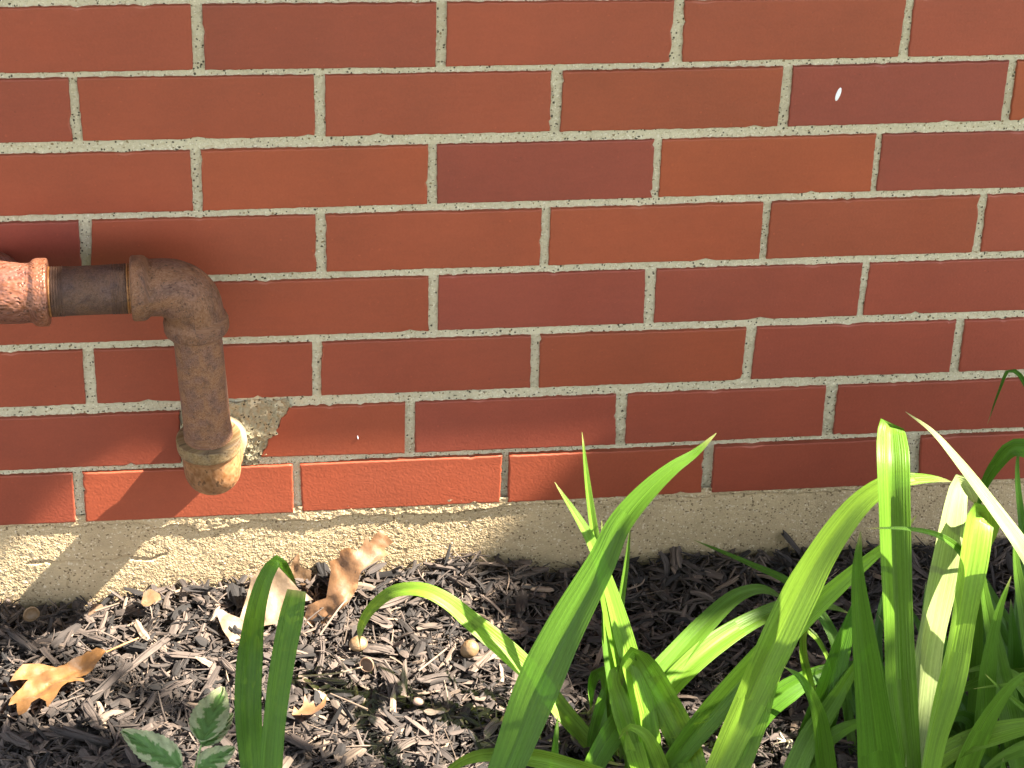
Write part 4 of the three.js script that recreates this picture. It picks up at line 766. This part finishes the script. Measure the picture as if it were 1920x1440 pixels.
{
  const G = 'fallen dry leaves';
  const A = thing('oak_leaf', 'golden yellow lobed oak leaf lying flat on the mulch beside the pipe shadow', 'dry leaf', G);
  part('leaf_blade', outlineLeaf(DRY.A, 0.35, 51, [0.23, 0.10, 0.02], 0, 15, 1.6), DRYLEAF, A);
  part('leaf_stalk', tube([DRY.A[0], [DRY.A[0][0] + 0.016, DRY.A[0][1] + 0.004, DRY.A[0][2] - 0.005], [DRY.A[0][0] + 0.03, DRY.A[0][1] + 0.004, DRY.A[0][2] - 0.013]], 0.0009, 0.0007), tint2([0.4, 0.2, 0.08]), A);
  const B = thing('oak_leaf', 'tan curled oak leaf leaning up against the footing', 'dry leaf', G);
  part('leaf_blade', outlineLeaf(DRY.B, -0.9, 57, [0.23, 0.108, 0.038], 0, 18, 1.7), DRYLEAF, B);
  const C = thing('oak_leaf', 'pale cream dry leaf standing behind the two upright green blades', 'dry leaf', G);
  part('leaf_blade', outlineLeaf(DRY.C, 0.5, 63, [0.29, 0.195, 0.115], 0, 11, 1.6), DRYLEAF, C);
  const D = thing('oak_leaf', 'small brown dry leaf scrap standing between cream leaf and tan curled leaf', 'dry leaf', G);
  part('leaf_blade', outlineLeaf(DRY.D, 0.6, 69, [0.21, 0.115, 0.05], 0, 3), DRYLEAF, D);
  const F = thing('leaf_scrap', 'small jagged orange leaf scrap on mulch beside the two upright blades', 'dry leaf', G);
  part('leaf_blade', outlineLeaf(DRY.F, 0.9, 75, [0.26, 0.12, 0.045], 0, 9), DRYLEAF, F);
  const H = thing('leaf_scrap', 'small tan leaf scrap on mulch touching the sunlit footing', 'dry leaf', G);
  part('leaf_blade', outlineLeaf(DRY.G, 0.9, 81, [0.24, 0.125, 0.05], 0, 4), DRYLEAF, H);
  const I = thing('leaf_scrap', 'thin tan leaf scrap at the edge of the pipe shadow', 'dry leaf', G);
  part('leaf_blade', outlineLeaf(DRY.H, 0.9, 87, [0.24, 0.14, 0.08], 0, 4), DRYLEAF, I);
}
function tint2(c) { return new THREE.MeshStandardMaterial({ color: new THREE.Color(...c), roughness: 0.75 }); }
// chips that still share a label are told apart by their length
function apart(list) { const by = {}; list.forEach((q) => (by[q.m.userData.label] ??= []).push(q)); for (const k in by) if (by[k].length === 2) { by[k].sort((a, b) => b.L - a.L); by[k][0].m.userData.label += ', the longer one'; by[k][1].m.userData.label += ', the shorter one'; } }
apart(chipList);
const TWIGLABEL = 'thin pale twig on mulch';
TWIGS.forEach((t) => twigList.push({ L: Math.hypot(t[0][0] - t[t.length - 1][0], t[0][2] - t[t.length - 1][2]), m: single('twig', tube(t, 0.0011, 0.0007, 10), tint2([0.17, 0.12, 0.085]), TWIGLABEL + ' near ' + nearMark(t[0][0], t[0][2]), 'twig', 'twigs on the mulch') }));
apart(twigList);

// ---------------------------------------------------------------- acorn bits, pebbles
{
  const shell = new THREE.MeshStandardMaterial({ color: new THREE.Color(0.22, 0.135, 0.065), roughness: 0.5, map: leafVein, bumpMap: leafBump, bumpScale: 0.0006 });
  const lath = (pts, rough, seed) => { const g = new THREE.LatheGeometry(pts.map((p) => new THREE.Vector2(p[0], p[1])), 28), A = g.attributes.position; for (let i = 0; i < A.count; i++) { const x = A.getX(i), y = A.getY(i), z = A.getZ(i), k = 1 + rough * (fbm(x * 160 + 5, y * 160, seed, 3) + fbm(z * 160 + 9, y * 160, seed + 2, 3)); A.setXYZ(i, x * k, y, z * k); } g.computeVertexNormals(); return g; };
  const nutP = []; for (let i = 0; i <= 16; i++) { const t = i / 16 * Math.PI; nutP.push([Math.max(0.00005, 0.0082 * Math.sin(t) * (1 - 0.12 * Math.cos(t))), -0.0098 * Math.cos(t) + (i === 16 ? 0.0008 : 0)]); }
  const nut = thing('acorn', 'round tan acorn lying on mulch beside the arching bright blade', 'acorn', 'acorns and shells');
  part('nut', lath(nutP, 0.05, 3), shell, nut); const tip = new THREE.ConeGeometry(0.0012, 0.0022, 10); tip.translate(0, 0.0108, 0); part('nut_tip', tip, tint2([0.2, 0.12, 0.07]), nut);
  nut.position.set(...SMALL.nut); nut.rotation.set(0.4, 0.3, -0.7);
  const cap = []; for (let i = 0; i <= 12; i++) { const t = i / 12 * Math.PI / 2; cap.push([Math.max(0.00005, 0.0088 * Math.sin(t)), 0.0058 * Math.cos(t)]); } for (let i = 12; i >= 0; i--) { const t = i / 12 * Math.PI / 2; cap.push([Math.max(0.00005, 0.0077 * Math.sin(t)), 0.0047 * Math.cos(t) - 0.0002]); }
  const c1 = single('acorn_shell', lath(cap, 0.06, 9), shell, 'domed pale half shell on mulch under the drooping leaf tip', 'acorn shell', 'acorns and shells'); c1.position.set(...SMALL.cap); c1.rotation.set(0.35, 0, 0.12); c1.scale.set(1, 1.1, 0.9);
  const c2 = single('acorn_shell', lath(cap, 0.06, 15), new THREE.MeshStandardMaterial({ color: new THREE.Color(0.25, 0.15, 0.09), roughness: 0.7, side: THREE.DoubleSide, map: leafVein }), 'open hollow acorn shell showing its dark inside', 'acorn shell', 'acorns and shells'); c2.position.set(...SMALL.cup); c2.scale.set(0.82, 1.3, 0.82); c2.rotation.set(-1.9, 0.2, -0.5);
  const c3 = single('acorn_shell', lath(cap, 0.1, 21), shell, 'curled brown shell at the footing inside the pipe shadow', 'acorn shell', 'acorns and shells'); c3.position.set(...SMALL.curl); c3.rotation.set(-1.7, 0.2, 0.3); c3.scale.set(0.95, 1, 0.95);
  const peb = new THREE.IcosahedronGeometry(0.0047, 4), A = peb.attributes.position; for (let i = 0; i < A.count; i++) { const p = V(A.getX(i), A.getY(i), A.getZ(i)); const k = 1 + 0.12 * fbm(p.x * 200, p.y * 200 + p.z * 200, 4, 2); A.setXYZ(i, p.x * k * 1.15, p.y * k * 0.8, p.z * k); }
  const pg = mergeVertices(peb.deleteAttribute('normal').deleteAttribute('uv')); pg.computeVertexNormals(); single('pebble', pg, tint2([0.24, 0.155, 0.115]), 'small pinkish pebble half sunk in the sunlit mulch', 'pebble').position.set(...SMALL.peb);
  // frayed pale plant scrap among the lily stems
  const fr = thing('root_scrap', 'frayed whitish root scrap on dark mulch between the daylily clumps', 'plant scrap'), r = rand(88), gs = [];
  for (let k = 0; k < 5; k++) { const a = k * 0.9 + r(); gs.push(tube([SMALL.frag, [SMALL.frag[0] + Math.cos(a) * 0.006, SMALL.frag[1] + 0.004 + 0.002 * r(), SMALL.frag[2] + Math.sin(a) * 0.006], [SMALL.frag[0] + Math.cos(a + 0.5) * 0.012, SMALL.frag[1] + 0.003 * r(), SMALL.frag[2] + Math.sin(a + 0.5) * 0.011]], 0.0012, 0.0006, 8)); }
  part('root', mergeGeometries(gs), tint2([0.4, 0.36, 0.24]), fr);
  // white flecks on the bricks
  const fleck = (p, L, W, rot, label) => { const g = new THREE.SphereGeometry(1, 20, 12); g.scale(W, L, 0.0007); const m = single('white_fleck', g, tint2([0.85, 0.86, 0.85]), label, 'fleck'); m.position.set(p[0], p[1], p[2] + 0.0003); m.rotation.z = rot; };
  fleck(WHITE[0], 0.0066, 0.0021, -0.2, 'white oval fleck stuck on a dark red brick');
  fleck(WHITE[3], 0.0022, 0.0006, 0.15, 'tiny white fleck on the brick beside the mortar patch');
}

// ---------------------------------------------------------------- variegated ground elder
{
  const plant = thing('ground_elder', 'small variegated plant with cream edged toothed green leaflets', 'plant');
  Object.values(GOUT).forEach(([a, b, W], k) => {
    const A = arr(a), B = arr(b), ax = B.clone().sub(A), L = ax.length(); ax.normalize(); const n0 = V(-0.05, 0.9, 0.42), n = n0.sub(ax.clone().multiplyScalar(n0.dot(ax))).normalize(), s = new THREE.Vector3().crossVectors(n, ax);
    const NU = 44, NV = 15, pos = [], col = [], uv = [], idx = [];
    for (let i = 0; i <= NU; i++) for (let j = -NV; j <= NV; j++) {
      const t = i / NU, u = j / NV, prof = Math.pow(Math.sin(Math.PI * Math.pow(t, 0.72)), 0.8) * (1 - 0.15 * t), tooth = 1 + 0.12 * ((t * 13 % 1) - 0.5) * step(0.06, 0.2, t), w = W * 0.5 * prof * tooth * (0.92 + 0.16 * hash(k, j < 0 ? 1 : 2, 3));
      const x = t * L + (Math.abs(u) * 0.12 * L) * (t < 0.98 ? 1 : 0) * 0.35, h = 0.10 * W * Math.abs(u) - 0.12 * L * (t - 0.5) * (t - 0.5) + 0.0004 * Math.sin((t * 9 - Math.abs(u) * 3) * 3);
      const q = A.clone().addScaledVector(ax, x).addScaledVector(s, u * w).addScaledVector(n, h); pos.push(q.x, q.y, q.z); uv.push(t * 2, u);
      const edge = 0.52 + 0.22 * vn(t * 9 - Math.abs(u) * 2, k * 5 + Math.sign(u) * 2, 701) + 0.15 * vn(t * 26, k + Math.sign(u), 702) - 0.25 * step(0.6, 1, t), c = Math.abs(u) > edge, v = 0.9 + 0.2 * vn(t * 20 - Math.abs(u) * 6, u * 3, 705);
      const g = c ? [0.40, 0.45, 0.23] : [0.115, 0.235, 0.055]; for (let m = 0; m < 3; m++) col.push(g[m] * v);
    }
    for (let i = 0; i < NU; i++) for (let j = 0; j < 2 * NV; j++) { const p = i * (2 * NV + 1) + j, q = p + 2 * NV + 1; idx.push(p, p + 1, q, p + 1, q + 1, q); }
    part('leaflet', geom(pos, idx, uv, col), GREENLEAF, plant);
  });
  part('stem', tube(STEM, 0.0008, 0.0011), tint2([0.16, 0.24, 0.07]), plant);
}

// ---------------------------------------------------------------- the small tree beside the house that dapples the sun (out of frame, up to the right)
{
  const tree = thing('shade_tree', 'leafy small tree beside the wall, shading it from the sun', 'tree'), r = rand(31337);
  const gaps = [ // where the sun passes between the clumps, as seen along the sun on the ground
    [[-0.16, -0.04], [0.27, -0.04], [0.30, -0.015], [0.335, 0.03], [0.345, 0.1], [0.37, 0.16], [0.43, 0.2], [0.56, 0.21], [0.6, 0.26], [0.56, 0.305], [0.3, 0.31], [0.2, 0.3], [0.09, 0.275], [0.005, 0.19], [-0.15, 0.145], [-0.12, 0.095], [-0.075, 0.06], [-0.085, 0.03], [-0.15, 0.005]],
    [[-0.46, -0.02], [-0.395, -0.02], [-0.395, 0.03], [-0.46, 0.03]],
  ];
  const within = (P, x, y) => { let s = false; for (let i = 0, j = P.length - 1; i < P.length; j = i++) { const a = P[i], b = P[j]; if ((a[1] > y) !== (b[1] > y) && x < (b[0] - a[0]) * (y - a[1]) / (b[1] - a[1]) + a[0]) s = !s; } return s; };
  const dist = (P, x, y) => { let m = 9; for (let i = 0, j = P.length - 1; i < P.length; j = i++) { const a = P[j], b = P[i], dx = b[0] - a[0], dy = b[1] - a[1], t = clamp(((x - a[0]) * dx + (y - a[1]) * dy) / (dx * dx + dy * dy)); m = Math.min(m, Math.hypot(x - a[0] - dx * t, y - a[1] - dy * t)); } return m; };
  const clear = (gx, gz, m) => { for (const P of gaps) if (within(P, gx, gz) || dist(P, gx, gz) < m) return false; return true; };
  let pos = [], idx = [], col = [];
  const leaf = (p, L, W) => {
    const m = new THREE.Matrix4().makeRotationFromEuler(new THREE.Euler((r() - 0.5) * 1.6 - 0.6, r() * 6.28, (r() - 0.5) * 1.6)).setPosition(p), b = pos.length / 3, l = 0.7 + 0.6 * r();
    for (const [x, y, z] of [[0, 0, -0.5], [-0.5, 0.12, -0.1], [0, 0, -0.05], [0.5, 0.12, -0.1], [-0.36, 0.08, 0.25], [0.36, 0.08, 0.25], [0, -0.06, 0.5]]) { const v = V(x * W, y * W, z * L).applyMatrix4(m); pos.push(v.x, v.y, v.z); col.push(0.07 * l, 0.11 * l, 0.035 * l); }
    for (const [a, c, d] of [[0, 1, 2], [0, 2, 3], [1, 4, 2], [2, 5, 3], [2, 4, 6], [2, 6, 5]]) idx.push(b + a, b + c, b + d);
  };
  let made = 0;
  for (let k = 0; k < 60000 && made < 9000; k++) {
    const gx = -0.75 + 2.3 * r(), gz = -0.42 + 1.2 * r(), D = 2.5 + 1.7 * r(), p = V(gx, 0, gz).addScaledVector(SUN, D), L = 0.05 + 0.05 * r(), W = L * (0.55 + 0.2 * r());
    if (p.z < 0.06) continue;
    if (!clear(gx, gz, L * 0.3)) continue; made++;
    leaf(p, L, W);
  }
  const LEAVES = new THREE.MeshStandardMaterial({ vertexColors: true, roughness: 0.8, side: THREE.DoubleSide });
  part('crown', geom(pos, idx, null, col), LEAVES, tree);
  const bark = new THREE.MeshStandardMaterial({ color: new THREE.Color(0.13, 0.1, 0.08), roughness: 0.95, map: woodTex.map, bumpMap: woodTex.bump, bumpScale: 0.004 });
  const T0 = V(3.3, -0.05, 1.25), top = V(2.95, 2.2, 1.05); part('trunk', tube([T0.toArray(), [3.22, 0.9, 1.2], top.toArray()], 0.07, 0.045, 20), bark, tree);
  for (const e of [[1.8, 2.3, 1.0], [2.4, 3.0, 0.45], [3.4, 3.2, 0.7], [2.9, 3.3, 1.3], [2.1, 1.9, 1.0]]) part('limb', tube([top.toArray(), [(top.x + e[0]) / 2, (top.y + e[1]) / 2 + 0.12, (top.z + e[2]) / 2], e], 0.035, 0.01, 14), bark, tree);
  // added unseen tree: its crown over the bed takes most light from overhead
  const yard = thing('added_overhead_tree', 'added unseen tree with a spreading crown dimming the light over the bed', 'tree'); pos = []; idx = []; col = [];
  for (let k = 0; k < 9000; k++) { const x = -4 + 6.2 * r(), y = 3.1 + 1.2 * r() + 0.05 * (x + 1) * (x + 1) * -1, z = 0.3 + 6.7 * r(), L = 0.14 + 0.12 * r(); if (clear(x - 0.866 * y, z - 0.15 * y, 0.12)) leaf(V(x, y, z), L, L * 0.62); }
  part('crown', geom(pos, idx, null, col), LEAVES, yard);
  part('trunk', tube([[-2.4, -0.05, 5.4], [-2.3, 1.6, 5.2], [-2.0, 3.2, 4.6]], 0.17, 0.11, 20), bark, yard);
  for (const e of [[-3.2, 3.6, 2.2], [-0.6, 3.7, 2.4], [0.9, 3.6, 4.2], [-2.6, 3.9, 6.4], [0.4, 3.7, 1.2]]) part('limb', tube([[-2.0, 3.1, 4.7], [(-2 + e[0]) / 2, 3.75, (4.6 + e[2]) / 2], e], 0.07, 0.015, 14), bark, yard);
}
renderer.render(scene, camera);
